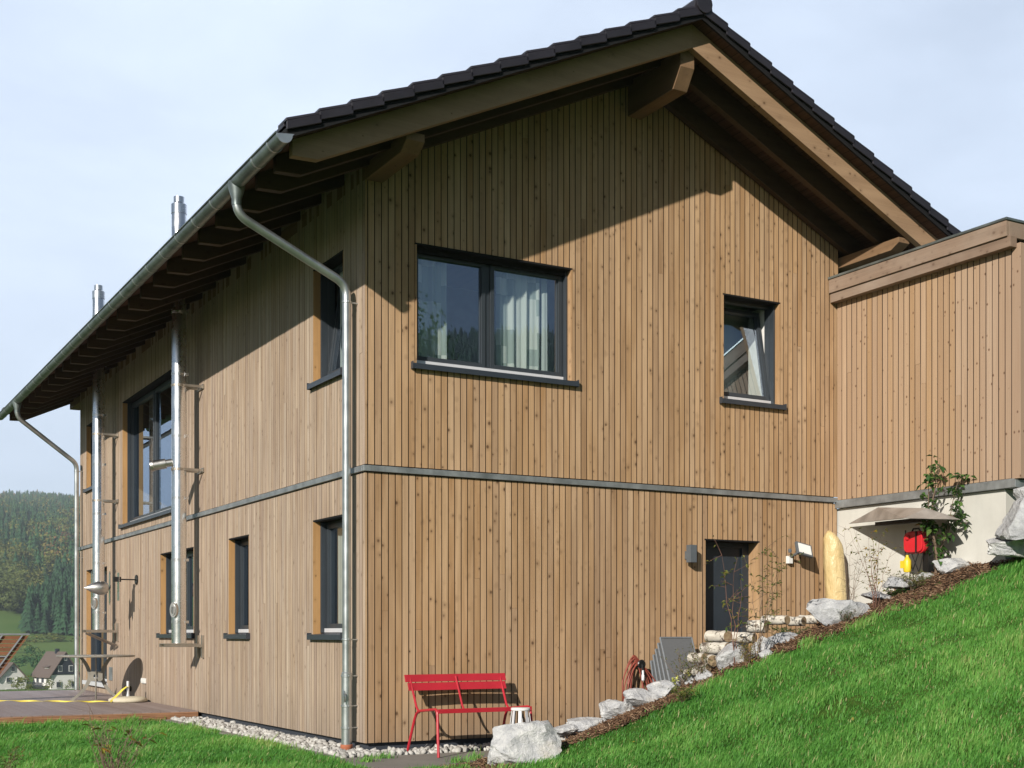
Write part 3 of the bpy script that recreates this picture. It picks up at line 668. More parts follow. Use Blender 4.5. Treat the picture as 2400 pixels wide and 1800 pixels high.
# vent, socket, wall tap
def wall_item(px0, py0, px1, py1): a = on_x(px0, py0, 0); b = on_x(px1, py1, 0); return a, b
a, b = wall_item(256.5, 1563, 264, 1595)
root = tag(MB().build('x', M['alu']), 'x', 'x') if False else None
mb = MB(TS); y0_, y1_ = b.y, a.y; mb.box(y0_, y1_, -.012, -.001, b.z, a.z)
for i in range(12): zz = b.z+(a.z-b.z)*(i+.5)/12; mb.box(y0_+.03, y1_-.03, -.018, -.0121, zz-.006, zz+.004)
o = mb.build('vent_grille', M['band']); tag(o, 'small louvred grey vent in the side wall beside the terrace door', 'vent')
a, b = wall_item(334, 1589, 343, 1602); mb = MB(TS); mb.box(b.y, a.y, -.03, -.001, b.z, a.z); mb.box(b.y+.02, a.y-.02, -.038, -.0301, b.z+.02, a.z-.02)
o = mb.build('wall_socket', M['white'], bevel=.004); tag(o, 'white outdoor power socket on the side wall above the parasol base', 'socket')
a = on_x(307, 1614, 0); mb = MB(); mb.lathe([(.045, -.05), (.05, -.04), (.05, -.001)], a, 14, 'x'); mb.tube([a+Vector((-.05, 0, 0)), a+Vector((-.09, 0, -.01)), a+Vector((-.10, 0, -.05))], .012, 8)
o = mb.build('wall_tap', M['black'], smooth=True); tag(o, 'small black round wall tap low on the side wall behind the parasol base', 'tap')

# ------------------------------------------------------------------ annex (carport) on a concrete base
CX0 = 6.89
annex = empty('carport_annex', (7.0, -1.5, 3.1), 'flat roofed timber annex standing on a pale concrete wall right of the gable', 'annex')
TA = lambda p: Vector((p.y+CX0, p.x, p.z))
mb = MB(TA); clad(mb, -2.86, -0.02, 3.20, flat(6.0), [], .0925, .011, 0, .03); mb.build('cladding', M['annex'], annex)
mb = MB(); mb.box(CX0+.055, CX0+.12, -2.86, 0.02, 3.2, 6.1); mb.build('wall', M['backing'], annex)
mb = MB(); mb.box(CX0-.004, CX0+.13, -2.985, -2.865, 3.19, 5.91, .3); mb.build('corner_post', M['annex'], annex, bevel=.004)
mb = MB(); mb.box(6.93, 7.19, -2.74, 0.08, -.2, 3.088); mb.build('concrete_base', M['concrete'], annex, bevel=.006)
mb = MB(); mb.box(CX0-.022, CX0+.30, -2.93, -.001, 3.092, 3.180); mb.box(CX0-.006, CX0+.02, -2.9, -.001, 3.181, 3.196); mb.build('base_flashing', M['band'], annex, bevel=.003)
mb = MB(); mb.box(6.75, 6.80, -2.90, -.012, 5.985, 6.168, .7); mb.box(6.801, 13.0, -2.90, -2.85, 5.985, 6.168, .3); up = mb.build('upper_fascia', M['fascia'], annex, bevel=.003)
mb = MB(); mb.box(6.775, 6.888, -2.935, -.012, 5.86, 5.984, .1); mb.build('lower_fascia', M['fascia'], annex, bevel=.003)
mb = MB(); mb.box(6.735, 13.02, -2.915, -.006, 6.170, 6.20); mb.build('roof_edge', M['gutter'], annex, bevel=.003)
mb = MB(); mb.box(6.90, 13.0, -2.84, .0, 5.99, 6.16); mb.box(7.2, 13, -.1, -.02, 3.05, 5.98); mb.build('carport_roof', M['dark'], annex)
mb = MB(); mb.box(7.2, 13, -2.9, -.11, 2.9, 3.06); mb.build('carport_floor', M['paving'], annex)
mb = MB(); mb.box(12.7, 12.82, -2.98, -2.86, 3.06, 5.98, .4); mb.build('corner_post', M['annex'], annex)

# ------------------------------------------------------------------ paths, gravel, deck
mb = MB()
for i in range(14): mb.box(-.56, -.44, -.35+i*.5, -.35+i*.5+.49, -.05, .105)
o = mb.build('kerb_edging', M['paving'], bevel=.006); o['kind'] = 'structure'
mb = MB(); mb.box(-.55, 1.35, -1.75, -.42, -.02, .095); mb.box(1.36, 6.85, -1.4, -.42, -.02, .095)
o = mb.build('path', M['paving'], bevel=.006); o['kind'] = 'structure'
def ico(sub=1):
    bm = bmesh.new(); bmesh.ops.create_icosphere(bm, subdivisions=sub, radius=1); v = np.array([p.co[:] for p in bm.verts]); f = np.array([[q.index for q in p.verts] for p in bm.faces]); bm.free(); return v, f
def scatter_stones(spots, sizes):
    iv, jf = ico(1); Vs = []; Fs = []; R = []; o_ = 0
    for (x, y, z), s in zip(spots, sizes):
        d = RNG.normal(0, 1, (3, 3)); q, _ = np.linalg.qr(d)
        a = iv*(1+RNG.uniform(-.3, .25, (len(iv), 1)))*np.array([1.0, RNG.uniform(.6, .95), RNG.uniform(.45, .8)])*s
        Vs.append(a@q+np.array([x, y, z])); Fs.append(jf+o_); o_ += len(iv); R += [RNG.random()]*len(jf)
    return np.concatenate(Vs), np.concatenate(Fs), R
sp = []; sz = []
for i in range(1500):
    y = RNG.uniform(-.2, 6.55); x = RNG.uniform(-.43, .04); s = RNG.uniform(.018, .068)*RNG.uniform(.75, 1); sp.append((x, y, .08+s*.3+RNG.uniform(0, .02))); sz.append(s)
for i in range(1100):
    x = RNG.uniform(-.43, 5.0); y = RNG.uniform(-.41, .04); s = RNG.uniform(.018, .062)*RNG.uniform(.75, 1); sp.append((x, y, .08+s*.3+RNG.uniform(0, .02))); sz.append(s)
Vv, Ff, Rr = scatter_stones(sp, sz); o = npmesh('gravel_strip', Vv, Ff, M['gravel'], Rr); tag(o, 'coarse white gravel strip along the foot of the house walls', 'gravel', kind='stuff')

deck = empty('terrace_deck', (-3, 11, .08), 'raised timber terrace deck with a grooved reddish brown front edge', 'deck')
mb = MB(); x = -.02; 
while x > -9: mb.box(x-.135, x, 6.42, 14.9, .185, .22, random.random()); x -= .141
mb.build('deck_boards', M['deck'], deck)
mb = MB(); mb.box(-9, -.03, 6.46, 14.86, -.05, .17); 
mb.build('deck_base', M['dark'], deck)
mb = MB()
for i in range(7): z = .205-i*.0235; mb.box(-9, -.022, 6.394, 6.419, z-.018, z); 
mb.box(-9, -.022, 6.402, 6.4185, .04, .2); mb.build('edge_board', M['deckf'], deck)

# ------------------------------------------------------------------ terrace furniture
DZ = .221
tc = Vector((-.75, 10.19, DZ))
root = empty('garden_table', tc, 'round metal garden table with curved legs standing on the deck', 'table')
mb = MB(); mb.lathe([(.63, .765), (.66, .772), (.662, .785), (.655, .797), (.3, .798)], tc, 48); mb.build('table_top', M['tablemetal'], root, smooth=True)
vr = Vector((.975, -.22, 0)).normalized(); vf = Vector((.22, .975, 0)).normalized()
for d_ in (vr, -vr, vf, -vf):
    prof = [(.19 if True else 0, .765), (.30, .765)]
    path = []
    for t in np.linspace(0, 1, 15):
        zz = .01+.75*t
        rr = .105+.30*abs((t-.56)/.56)**1.9 if t < .56 else .105+.145*abs((t-.56)/.44)**1.9
        path.append((rr, zz))
    mb = MB(); wv = Vector((-d_.y, d_.x, 0)); pts = []
    for rr, zz in path:
        for s_, h_ in ((-.009, -.034), (.009, -.034), (.009, .034), (-.009, .034)): pts.append(tc+d_*(rr+h_)+wv*s_+Vector((0, 0, zz)))
    fs = [(i*4+k, i*4+(k+1) % 4, i*4+4+(k+1) % 4, i*4+4+k) for i in range(14) for k in range(4)]+[(0, 1, 2, 3), (56, 57, 58, 59)]
    mb.add(pts, fs); mb.build('leg', M['tablemetal'], root)
for dv, wv in ((vf, vr),):
    mb = MB(); ri, n = .04, 24; pts = []; fs = []
    for dd in (-.012, .012):
        for k in range(n):
            a = 2*math.pi*k/n; c_, s_ = math.cos(a), math.sin(a); m = max(abs(c_)/.112, abs(s_)/.083)
            pts.append(tc+wv*(c_*ri)+Vector((0, 0, .43+s_*ri))-dv*(.105+dd)); pts.append(tc+wv*(c_/m)+Vector((0, 0, .43+s_/m))-dv*(.105+dd))
    for k in range(n):
        a_, b_ = 2*k, 2*((k+1) % n); fs += [(a_, b_, b_+1, a_+1), (a_+2*n, a_+1+2*n, b_+1+2*n, b_+2*n), (a_, a_+2*n, b_+2*n, b_), (a_+1, b_+1, b_+1+2*n, a_+1+2*n)]
    mb.add(pts, fs); mb.build('hub_plate', M['tablemetal'], root)
bc = Vector((-.37, 9.45, DZ))
root = empty('parasol_base', bc, 'round cream stone parasol base with a short steel tube on the deck by the wall', 'parasol stand')
mb = MB(); mb.lathe([(.30, 0), (.325, .02), (.32, .055), (.27, .085), (.12, .098), (.05, .1)], bc, 32); mb.build('stone_disc', M['stonebase'], root, smooth=True, sharp=1.2)
mb = MB(); mb.lathe([(.024, .1), (.024, .36), (.02, .36)], bc, 14); mb.lathe([(.03, .1), (.03, .13)], bc, 14); mb.build('tube', M['alu'], root, smooth=True)
def ribbon(name, pts, w, label, cat, amp=.0):
    mb = MB(); P_ = []; pts = [Vector(p) for p in pts]; m = len(pts)
    for i, p in enumerate(pts):
        t = (pts[min(i+1, m-1)]-pts[max(i-1, 0)]).normalized(); a = i*amp
        s_ = t.cross(Vector((0, 0, 1))).normalized(); up_ = s_.cross(t)
        dv = s_*math.cos(a)+up_*math.sin(a); n_ = t.cross(dv)*.0015
        P_ += [p-dv*w/2-n_, p+dv*w/2-n_, p+dv*w/2+n_, p-dv*w/2+n_]
    fs = [(i*4+k, i*4+(k+1) % 4, i*4+4+(k+1) % 4, i*4+4+k) for i in range(m-1) for k in range(4)]+[(0, 1, 2, 3), tuple((m-1)*4+k for k in range(4))]
    mb.add(P_, fs); o = mb.build(name, M['straw'], smooth=False); return tag(o, label, cat)
pts = []
for i in range(56):
    t = i/55; a = on_z(-60+t*318, 1642.5+2.5*t, DZ+.012); pts.append((a.x, a.y+.03*math.sin(i*.5), DZ+.012+.008*abs(math.sin(i*.34))))
ribbon('yellow_strap', pts, .026, 'twisted yellow strap lying across the deck in front of the table', 'strap', .23)
ribbon('yellow_strap', [bc+Vector((.02, -.03, .26)), bc+Vector((-.03, -.03, .265)), bc+Vector((-.10, -.06, .22)), bc+Vector((-.20, -.10, .13)), bc+Vector((-.29, -.14, .05)), bc+Vector((-.33, -.16, .02))], .035, 'yellow strap tied from the parasol base tube down to the deck', 'strap', .25)
# lounger with raised slatted back
lc = Vector((-2.55, 11.2, DZ)); lr = Vector((.975, -.22, 0)).normalized()
root = empty('wooden_lounger', lc, 'wooden slatted lounger with its back raised, cut off by the left picture edge', 'lounger')
TR = at_d(68, 1489, 22.4); ud = Vector((-.53, .12, -.78)).normalized(); wd = -lr
mb = MB(); nn = ud.cross(wd).normalized(); nn = nn if nn.y > 0 else -nn
for i in range(11):
    a = TR+ud*(.012+i*.083); mb.hexa([a, a+wd*.62, a+wd*.62+ud*.072, a+ud*.072, a+nn*.018, a+wd*.62+nn*.018, a+wd*.62+ud*.072+nn*.018, a+ud*.072+nn*.018], random.random())
mb.build('slatted_back', M['slatwood'], root)
mb = MB()
for s_ in (.09, .42):
    a = TR+wd*s_-nn*.02; mb.hexa([a, a+wd*.03, a+wd*.03+ud*.92, a+ud*.92, a-nn*.02, a+wd*.03-nn*.02, a+wd*.03+ud*.92-nn*.02, a+ud*.92-nn*.02])
a = TR-ud*.02; mb.tube([a-nn*.0, a+wd*.62], .014, 8); a = TR+ud*.45-nn*.03; mb.tube([a+wd*.1, a+wd*.62], .012, 8)
mb.build('back_rail', M['greyframe'], root)
B0 = TR+ud*.93
mb = MB(); 
for i in range(9):
    a = B0+Vector((-.62, .14, 0)).normalized()*(.02+i*.1); mb.hexa([a, a+wd*.62, a+wd*.62+Vector((-.08, .018, 0)), a+Vector((-.08, .018, 0)), a+UP*.018, a+wd*.62+UP*.018, a+wd*.62+Vector((-.08, .018, .018)), a+Vector((-.08, .018, .018))], random.random())
mb.build('seat', M['slatwood'], root)
for s_ in (.03, .58):
    for dd in (.0, .8):
        a = B0+wd*s_+Vector((-dd, .14*dd, 0)); mb = MB(); mb.tube([a, (a.x, a.y, DZ)], .018, 8); mb.build('leg', M['alu'], root)

# ------------------------------------------------------------------ red bench
GP = .096
bx = Vector((.95, -.5, GP))
root = empty('garden_bench', bx, 'red metal garden bench standing in front of the gable wall', 'bench')
XLb, XRb = .44, 1.60; yf_, yr_ = -.88, -.14
def benchframe(x, cross=False):
    mb = MB(); s_ = -1 if x < 1 else 1
    # front leg up into seat rail, down to rear leg ; back post
    mb.tube(bend([(x-s_*-.0, yf_-.03, GP+.002), (x-s_*.015, yf_+.03, .60), (x-s_*.02, -.36, .555), (x-s_*.015, -.30, .48), (x, yr_, GP+.002)], .06), .0155, 10)
    mb.build('side_frame', M['red'], root, smooth=True)
    mb = MB(); mb.tube([(x-s_*.02, -.40, .54), (x-s_*.02, -.33, .60), (x-s_*.015, -.16, .93)], .013, 10); mb.build('back_post', M['red'], root, smooth=True)
benchframe(XLb); benchframe(XRb)
mb = MB(); mb.tube([(1.02, -.38, .55), (1.02, -.33, .60), (1.02, -.17, .92)], .012, 10); mb.build('back_post', M['red'], root, smooth=True)
mb = MB()
for i in range(5):
    y0_ = -.87+i*.095; z_ = .600-.008*i+(.0 if i else -.004); mb.hexa([(XLb+.01, y0_, z_-.012), (XRb-.01, y0_, z_-.012), (XRb-.01, y0_+.085, z_-.018), (XLb+.01, y0_+.085, z_-.018), (XLb+.01, y0_, z_), (XRb-.01, y0_, z_), (XRb-.01, y0_+.085, z_-.006), (XLb+.01, y0_+.085, z_-.006)])
mb.box(XLb+.01, XRb-.01, -.882, -.872, .555, .602)
mb.build('seat', M['red'], root, bevel=.003)
for (za, zc_, ya, yb_, ex) in ((.865, .945, -.195, -.165, .02), (.772, .855, -.24, -.205, .0)):
    mb = MB(); n = 12; P_ = []
    for i in range(n+1):
        x = XLb-.03-ex+(XRb-XLb+.06+2*ex)*i/n; b_ = -.02*math.sin(math.pi*i/n)*-1
        P_ += [(x, ya-.008+b_, za), (x, ya+.006+b_, za), (x, yb_+.006+b_, zc_), (x, yb_-.008+b_, zc_)]
    fs = [(i*4+k, i*4+(k+1) % 4, i*4+4+(k+1) % 4, i*4+4+k) for i in range(n) for k in range(4)]+[(0, 1, 2, 3), tuple(n*4+k for k in range(4))]
    mb.add(P_, fs); mb.build('back_slat', M['red'], root, bevel=.003)

# lantern shaped metal stool behind the boulder
c = on_y(1220, 1700, -1.02); c.z = GP
root = empty('metal_stool', c, 'small white and silver metal stool between the red bench and the boulder', 'stool')
mb = MB(); mb.lathe([(.10, .475), (.105, .48), (.105, .50), (.095, .505)], c, 20); mb.build('seat', M['white'], root, smooth=True)
for k in range(8):
    a = 2*math.pi*k/8+.2; d_ = Vector((math.cos(a), math.sin(a), 0)); w_ = Vector((-d_.y, d_.x, 0))*.022
    mb = MB(); p0 = c+d_*.09+UP*.475; p1 = c+d_*.15; mb.hexa([p1-w_, p1+w_, p0+w_*.7, p0-w_*.7, p1-w_+d_*.006, p1+w_+d_*.006, p0+w_*.7+d_*.006, p0-w_*.7+d_*.006]); mb.build('leg', M['alu'], root)

# ------------------------------------------------------------------ hose
root = empty('garden_hose', (3.52, -.06, 1.0), 'coiled red garden hose hanging from a reel hook on the gable wall', 'hose')
mb = MB()
for i in range(9):
    k = i/8; topz = 1.13-.014*i; wl = (.08, .20, .13, .23, .10, .17, .24, .15, .21)[i]; wr = (.20, .09, .24, .13, .17, .05, .22, .26, .11)[i]; bot = (.22, .30, .20, .34, .27, .38, .24, .31, .19)[i]; yy = -.05-.012*i
    path = []
    for t in np.linspace(0, 2*math.pi, 34):
        s_ = math.sin(t); c_ = math.cos(t); zz = (topz+bot)/2+(topz-bot)/2*c_
        wid = (wl if s_ < 0 else wr)*(1.0 if c_ < .3 else max(.35, 1-(c_-.3)*.5)); path.append((3.52+s_*wid+.10*k*(c_-1)*-.3, yy-.05*(1-abs(c_)), zz))
    mb.tube(path, .0080, 7, caps=False)
mb.tube([(3.44, -.10, .9), (3.42, -.12, .5), (3.46, -.14, .36), (3.58, -.15, .34), (3.66, -.13, .45), (3.62, -.11, .8)], .0080, 7)
mb.build('hose', M['hose'], root, smooth=True)
mb = MB(); mb.lathe([(.05, -.16), (.06, -.15), (.045, -.14), (.04, -.001)], (3.57, 0, 1.02), 14, 'y'); mb.tube([(3.57, -.16, 1.02), (3.57, -.17, .95)], .014, 8); mb.build('hook', M['black'], root, smooth=True)
mb = MB(); mb.lathe([(.012, -.13), (.02, -.12), (.02, -.06), (.014, -.05), (.014, .0)], (3.565, -.185, .95), 12); mb.build('nozzle', M['alu'], root, smooth=True)

# ------------------------------------------------------------------ stacked folded garden chairs leaning on the wall
places = ['front-most folded grey chair of the leaning stack, its whole fabric back showing', 'second folded grey chair from the front of the leaning stack', 'third folded grey chair, in the middle of the leaning stack', 'fourth folded grey chair from the front of the leaning stack', 'rear folded grey chair, lowest and closest to the hose']
for i, lb in enumerate(places):
    x0_, x1_ = 3.80-.017*i, 4.30-.017*i
    tz = 1.345-.072*i; ty = -.17+.025*i-.03; by = -.66+.085*i
    root = empty('folded_chair', ((x0_+x1_)/2, by, GP), lb, 'garden chair', 'folded grey garden chairs leaning on the gable wall')
    top = Vector((0, ty, tz)); bot = Vector((0, by, GP+.012)); dn = (bot-top)
    nrm = Vector((0, -dn.z, dn.y)).normalized(); nrm = -nrm if nrm.y > 0 else nrm
    def pt(x, t, h=0, top=top, dn=dn, nrm=nrm): return Vector((x, 0, 0))+top+dn*t+nrm*h
    mb = MB(); mb.hexa([pt(x0_+.02, .01), pt(x1_-.02, .01), pt(x1_-.02, .80), pt(x0_+.02, .80), pt(x0_+.02, .01, .006), pt(x1_-.02, .01, .006), pt(x1_-.02, .80, .006), pt(x0_+.02, .80, .006)]); mb.build('fabric_back', M['textile'], root)
    for xx in (x0_+.01, x1_-.01): mb = MB(); mb.tube([pt(xx, 0), pt(xx, 1)], .012, 8); mb.build('side_rail', M['greyframe'], root, smooth=True)
    mb = MB(); mb.tube([pt(x0_+.01, 0), pt(x1_-.01, 0)], .012, 8); mb.tube([pt(x0_+.01, .82), pt(x1_-.01, .82)], .012, 8); mb.build('cross_bar', M['greyframe'], root, smooth=True)
    if i == 0:
        for xx in (x0_+.0, x1_): mb = MB(); mb.tube(bend([pt(xx, .9, .05), pt(xx, .62, .13), pt(xx, .48, .06), pt(xx, .45, .0)], .05), .013, 8); mb.build('armrest', M['black'], root, smooth=True)

# ------------------------------------------------------------------ lamps on the gable
root = empty('wall_lamp', (4.36, 0, 2.4), 'grey up and down wall lamp left of the dark door', 'wall lamp')
mb = MB(); mb.box(4.325, 4.425, -.135, -.045, 2.285, 2.505); mb.build('lamp_body', M['lampgrey'], root, bevel=.004)
mb = MB(); mb.box(4.335, 4.405, -.044, -.001, 2.33, 2.43); mb.build('wall_mount', M['lampgrey'], root, bevel=.003)
root = empty('floodlight', (6.08, 0, 2.45), 'tilted square floodlight on a white mount right of the dark door', 'floodlight')
Rm = Matrix.Rotation(math.radians(-28), 3, 'X') @ Matrix.Rotation(math.radians(14), 3, 'Y')
fc = Vector((6.14, -.20, 2.50)); TF = lambda p: fc+Rm @ p
mb = MB(TF); mb.box(-.125, .125, -.01, .03, -.095, .095); mb.box(-.08, .08, .031, .055, -.06, .06); mb.build('housing', M['lampgrey'], root, bevel=.006)
mb = MB(TF); mb.box(-.10, .10, -.0145, -.0102, -.072, .072); mb.build('lamp_glass', M['white'], root)
mb = MB(); mb.box(6.0, 6.07, -.06, -.001, 2.32, 2.42); mb.build('wall_mount', M['white'], root, bevel=.004)
mb = MB(); mb.tube([(6.035, -.05, 2.41), (6.06, -.12, 2.44), (6.11, -.17, 2.47)], .018, 8); mb.lathe([(.02, -.03), (.025, 0), (.02, .02)], (6.0, -.08, 2.49), 8); mb.build('arm', M['lampgrey'], root, smooth=True)

# ------------------------------------------------------------------ wrapped parasol leaning in the corner
mb = MB(); n = 26; P_ = []; prof = [(.122, 0), (.128, .8), (.134, 1.6), (.137, 2.2), (.132, 2.40), (.118, 2.50), (.09, 2.58), (.05, 2.635), (.015, 2.66)]
hs = np.linspace(0, 2.66, 60)
for h in hs:
    r_ = np.interp(h, [q for _, q in prof], [q for q, _ in prof])
    for k in range(n):
        a = 2*math.pi*k/n; rr = r_*(1+.03*math.sin(2*a+h*.7)+.035*math.sin(9*a-h*.5)+.05*noise.noise(Vector((math.cos(a)*1.6, math.sin(a)*1.6, h*2.4)))+.012*math.sin(a*2+h*7)*min(1, h))
        P_.append((6.68+rr*math.cos(a)-.045*h-.30*max(0, h-2.45), -.36+rr*math.sin(a)+.03*h, GP+h))
fs = [(i*n+k, i*n+(k+1) % n, (i+1)*n+(k+1) % n, (i+1)*n+k) for i in range(len(hs)-1) for k in range(n)]+[tuple(range(n-1, -1, -1)), tuple((len(hs)-1)*n+k for k in range(n))]
mb.add(P_, fs); o = mb.build('covered_parasol', M['cover'], smooth=True, sharp=2.0, base=(6.68, -.36, GP)); tag(o, 'closed parasol wrapped in a pale yellow cover, standing in the wall corner', 'parasol')

# ------------------------------------------------------------------ hooded stand by the concrete wall
pc = on_x(2174, 1300, 6.66)
root = empty('hooded_stand', (6.66, pc.y, G(6.66, pc.y)), 'low bronze coloured sheet metal hood on a black post by the concrete wall', 'garden shelter')
# four cornered hood seen from below
A_ = on_x(1990, 1227, 6.86); D_ = on_x(2250, 1217, 6.50); B_ = on_x(2058, 1189, 6.60); C_ = on_x(2172, 1191, 6.42)
N_ = on_x(2118, 1214, 6.12); E_ = Vector((6.87, -1.9, 2.86))
mb = MB()
def sheet(pts, t=.006):
    pts = [Vector(p) for p in pts]; n_ = (pts[1]-pts[0]).cross(pts[2]-pts[0]).normalized()*t; m = len(pts)
    mb.add(pts+[p+n_ for p in pts], [tuple(range(m)), tuple(range(2*m-1, m-1, -1))]+[(i, (i+1) % m, (i+1) % m+m, i+m) for i in range(m)])
sheet([A_, B_, N_]); sheet([B_, C_, N_]); sheet([C_, D_, N_]); sheet([A_, E_, B_]); sheet([E_, D_, C_]); sheet([E_, C_, B_])
mb.build('hood', M['taupe'], root)
mb = MB(); a = on_x(2056, 1222, 6.66); b = on_x(2165, 1228, 6.66); mb.box(6.62, 6.70, b.y, a.y, 2.77, 2.82); mb.build('arm', M['black'], root)
mb = MB(); mb.box(6.62, 6.71, pc.y-.05, pc.y+.04, G(6.66, pc.y)-.3, 2.77); mb.build('post', M['black'], root)
a = on_x(2121, 1247, 6.55); b = on_x(2171, 1296, 6.55)
root = empty('red_canister', (6.55, (a.y+b.y)/2, b.z), 'glossy red plastic canister hanging under the metal hood', 'canister')
mb = MB(); ym = (a.y+b.y)/2; hw = abs(a.y-b.y)/2; zc_ = (a.z+b.z)/2; hh = (a.z-b.z)/2
ring = [(math.copysign(abs(math.cos(t))**.45, math.cos(t))*hw, math.copysign(abs(math.sin(t))**.5, math.sin(t))*hh) for t in np.linspace(0, 2*math.pi, 33)[:-1]]
mb.prism(ring, lambda p, q, t: (t, ym+p*.95, zc_+q), 6.525, 6.60); mb.prism([(p*.88, q*.9) for p, q in ring], lambda p, q, t: (t, ym+p, zc_+q), 6.50, 6.524); mb.lathe([(.03, -.02), (.035, -.01), (.03, .03)], (6.50, ym+hw*.45, zc_+hh*.45), 12, 'x'); mb.build('tank', M['redplastic'], root, bevel=.01)
mb = MB(); mb.box(6.485, 6.4995, ym-hw*.40, ym-hw*.30, zc_-hh*.97, zc_+hh*.97); mb.tube([(6.56, ym+hw*.4, zc_+hh*.95), (6.56, ym+hw*.25, zc_+hh*1.22), (6.56, ym-hw*.25, zc_+hh*1.22), (6.56, ym-hw*.4, zc_+hh*.95)], .011, 8); mb.build('strap', M['black'], root)
mb = MB(); zt_ = b.z; zg = b.z-.24
for q0, q1 in ((.7, .2), (-.7, -.3), (.35, -.35), (-.25, .35)): mb.tube([(6.55, ym+hw*q0, zt_), (6.55, ym+hw*q1, zg)], .007, 6)
mb.tube([(6.55, ym+hw*.95, zt_+.3), (6.55, ym+hw*.97, zt_-.1)], .008, 6); mb.build('wire_frame', M['black'], root)
a = on_x(2125, 1303, 6.45); mb = MB(); mb.lathe([(.04, -.17), (.048, -.15), (.048, -.03), (.03, .0), (.018, .02), (.018, .04)], (6.45, a.y-.01, a.z-.03), 14); mb.box(6.40, 6.43, a.y+.01, a.y+.06, a.z-.15, a.z-.06)
o = mb.build('yellow_bottle', M['yellowplastic'], smooth=True); tag(o, 'small yellow plastic bottle standing below the red canister', 'bottle')

# ------------------------------------------------------------------ rocks
def rock(cx_, cy_, w, dep, h, z0, label, seed, mat='rock', yaw=0.0, flatness=.0):
    bm = bmesh.new(); bmesh.ops.create_icosphere(bm, subdivisions=4, radius=1)
    rs = random.Random(seed)
    planes = []
    for _ in range(15):
        n_ = Vector((rs.gauss(0, 1), rs.gauss(0, 1), rs.gauss(0, .8))).normalized(); planes.append((n_, rs.uniform(.50, .86)))
    for v in bm.verts:
        p = v.co.copy()
        for n_, d_ in planes:
            e = p.dot(n_)-d_
            if e > 0: p -= n_*e*.97
        s_ = Vector((seed*3.1, 0, 0)); p *= 1+.12*noise.noise(p*1.7+s_)+.09*abs(noise.noise(p*4+s_))+.06*noise.noise(p*11+s_)+.03*noise.noise(p*26+s_)
        v.co = p
    cs, sn = math.cos(yaw), math.sin(yaw)
    mx = [max(abs(v.co[i]) for v in bm.verts) for i in range(3)]
    for v in bm.verts:
        if v.co.z < 0: q_ = 1-.38*v.co.z; v.co.x = max(-mx[0], min(mx[0], v.co.x*q_)); v.co.y = max(-mx[1], min(mx[1], v.co.y*q_))
        x, y, z = v.co.x/mx[0]*w/2, v.co.y/mx[1]*dep/2, v.co.z/mx[2]*h/2+h*.32
        v.co = (x*cs-y*sn, x*sn+y*cs, z)
    me = bpy.data.meshes.new('rock'); bm.to_mesh(me); bm.free(); me.materials.append(M[mat]); me.polygons.foreach_set('use_smooth', [True]*len(me.polygons)); me.set_sharp_from_angle(angle=.5)
    o = bpy.data.objects.new('rock', me); col.objects.link(o); o.location = (cx_, cy_, z0); tag(o, label, 'rock', 'rocks edging the grass bank'); return o
def rock_px(x0, x1, y0, y1, label, seed, mat='rock', yl=-1.55, dep=.35, pad=1.36, fix=False, hs=1.25):
    hp = hit((x0+x1)/2, y1-2)
    if not fix and -4.2 < hp.y < -1.5: yl = hp.y+dep*.2
    c = on_y((x0+x1)/2, (y0+y1)/2, yl); dist = (c-CAM).dot(FW); w = (x1-x0)/FPX*dist*pad; h = (y1-y0)/FPX*dist*hs
    b = on_y((x0+x1)/2, y1, yl)
    return rock(c.x, yl, w*1.03, dep, h*1.1, b.z+h*.02, label, seed, mat, yaw=-.25)
rock_px(1143, 1318, 1700, 1790, 'large white marble boulder beside the red bench and rusty stake', 3, yl=-1.38, dep=.6, pad=1.02)
rock_px(1340, 1420, 1680, 1712, 'small low whitish rock against the cladding, right of the large boulder', 5, yl=-1.35, dep=.3)
rock_px(1410, 1478, 1640, 1680, 'pale rock just left of the hose, third from the boulder', 8, yl=-1.45)
rock_px(1462, 1534, 1618, 1655, 'pale rock with a tan top directly below the red hose', 12)
rock_px(1524, 1592, 1598, 1638, 'rounded white rock in front of the folded chairs', 15)
rock_px(1588, 1630, 1582, 1605, 'small grey slab beside the yellow flowers', 18, 'rockg', dep=.25)
rock_px(1672, 1738, 1512, 1570, 'jagged white rock beneath the birch logs', 21, yl=-1.75)
rock_px(1744, 1774, 1532, 1548, 'very small white stone in the bark mulch below the red and green shrub', 24, yl=-2.0, dep=.15)
rock_px(1770, 1815, 1495, 1530, 'whitish stone partly hidden behind the sapling stems', 26, yl=-1.8, dep=.25)
rock_px(1808, 1868, 1482, 1510, 'long low pale stone in front of the low green juniper', 27, 'rockg', yl=-1.85, dep=.25)
rock_px(1905, 2020, 1392, 1468, 'big flat grey rock at the foot of the yellow wrapped parasol', 31, 'rockg', yl=-1.6, dep=.6, hs=.95)
rock_px(2082, 2134, 1352, 1375, 'small grey stone below the low conifer shrub', 36, 'rockg', yl=-1.9, dep=.25)
rock_px(2190, 2274, 1306, 1345, 'grey white rock right of the young tree trunk', 40, yl=-2.05, dep=.3)
rock_px(2270, 2350, 1280, 1313, 'whitish rock at the foot of the concrete wall, second from its corner', 43, yl=-2.55, dep=.3)
rock_px(2310, 2440, 1256, 1300, 'flat white rock below the corner of the concrete wall', 47, yl=-3.0, dep=.4, fix=True)
rock_px(2352, 2470, 1175, 1262, 'large grey rock with a tan underside at the right picture edge', 52, 'rockg', yl=-3.25, dep=.6, pad=1.0, fix=True)
rock_px(2378, 2440, 1140, 1180, 'white rock at the right edge under the annex corner post', 55, yl=-3.1, dep=.3, pad=.9, fix=True)

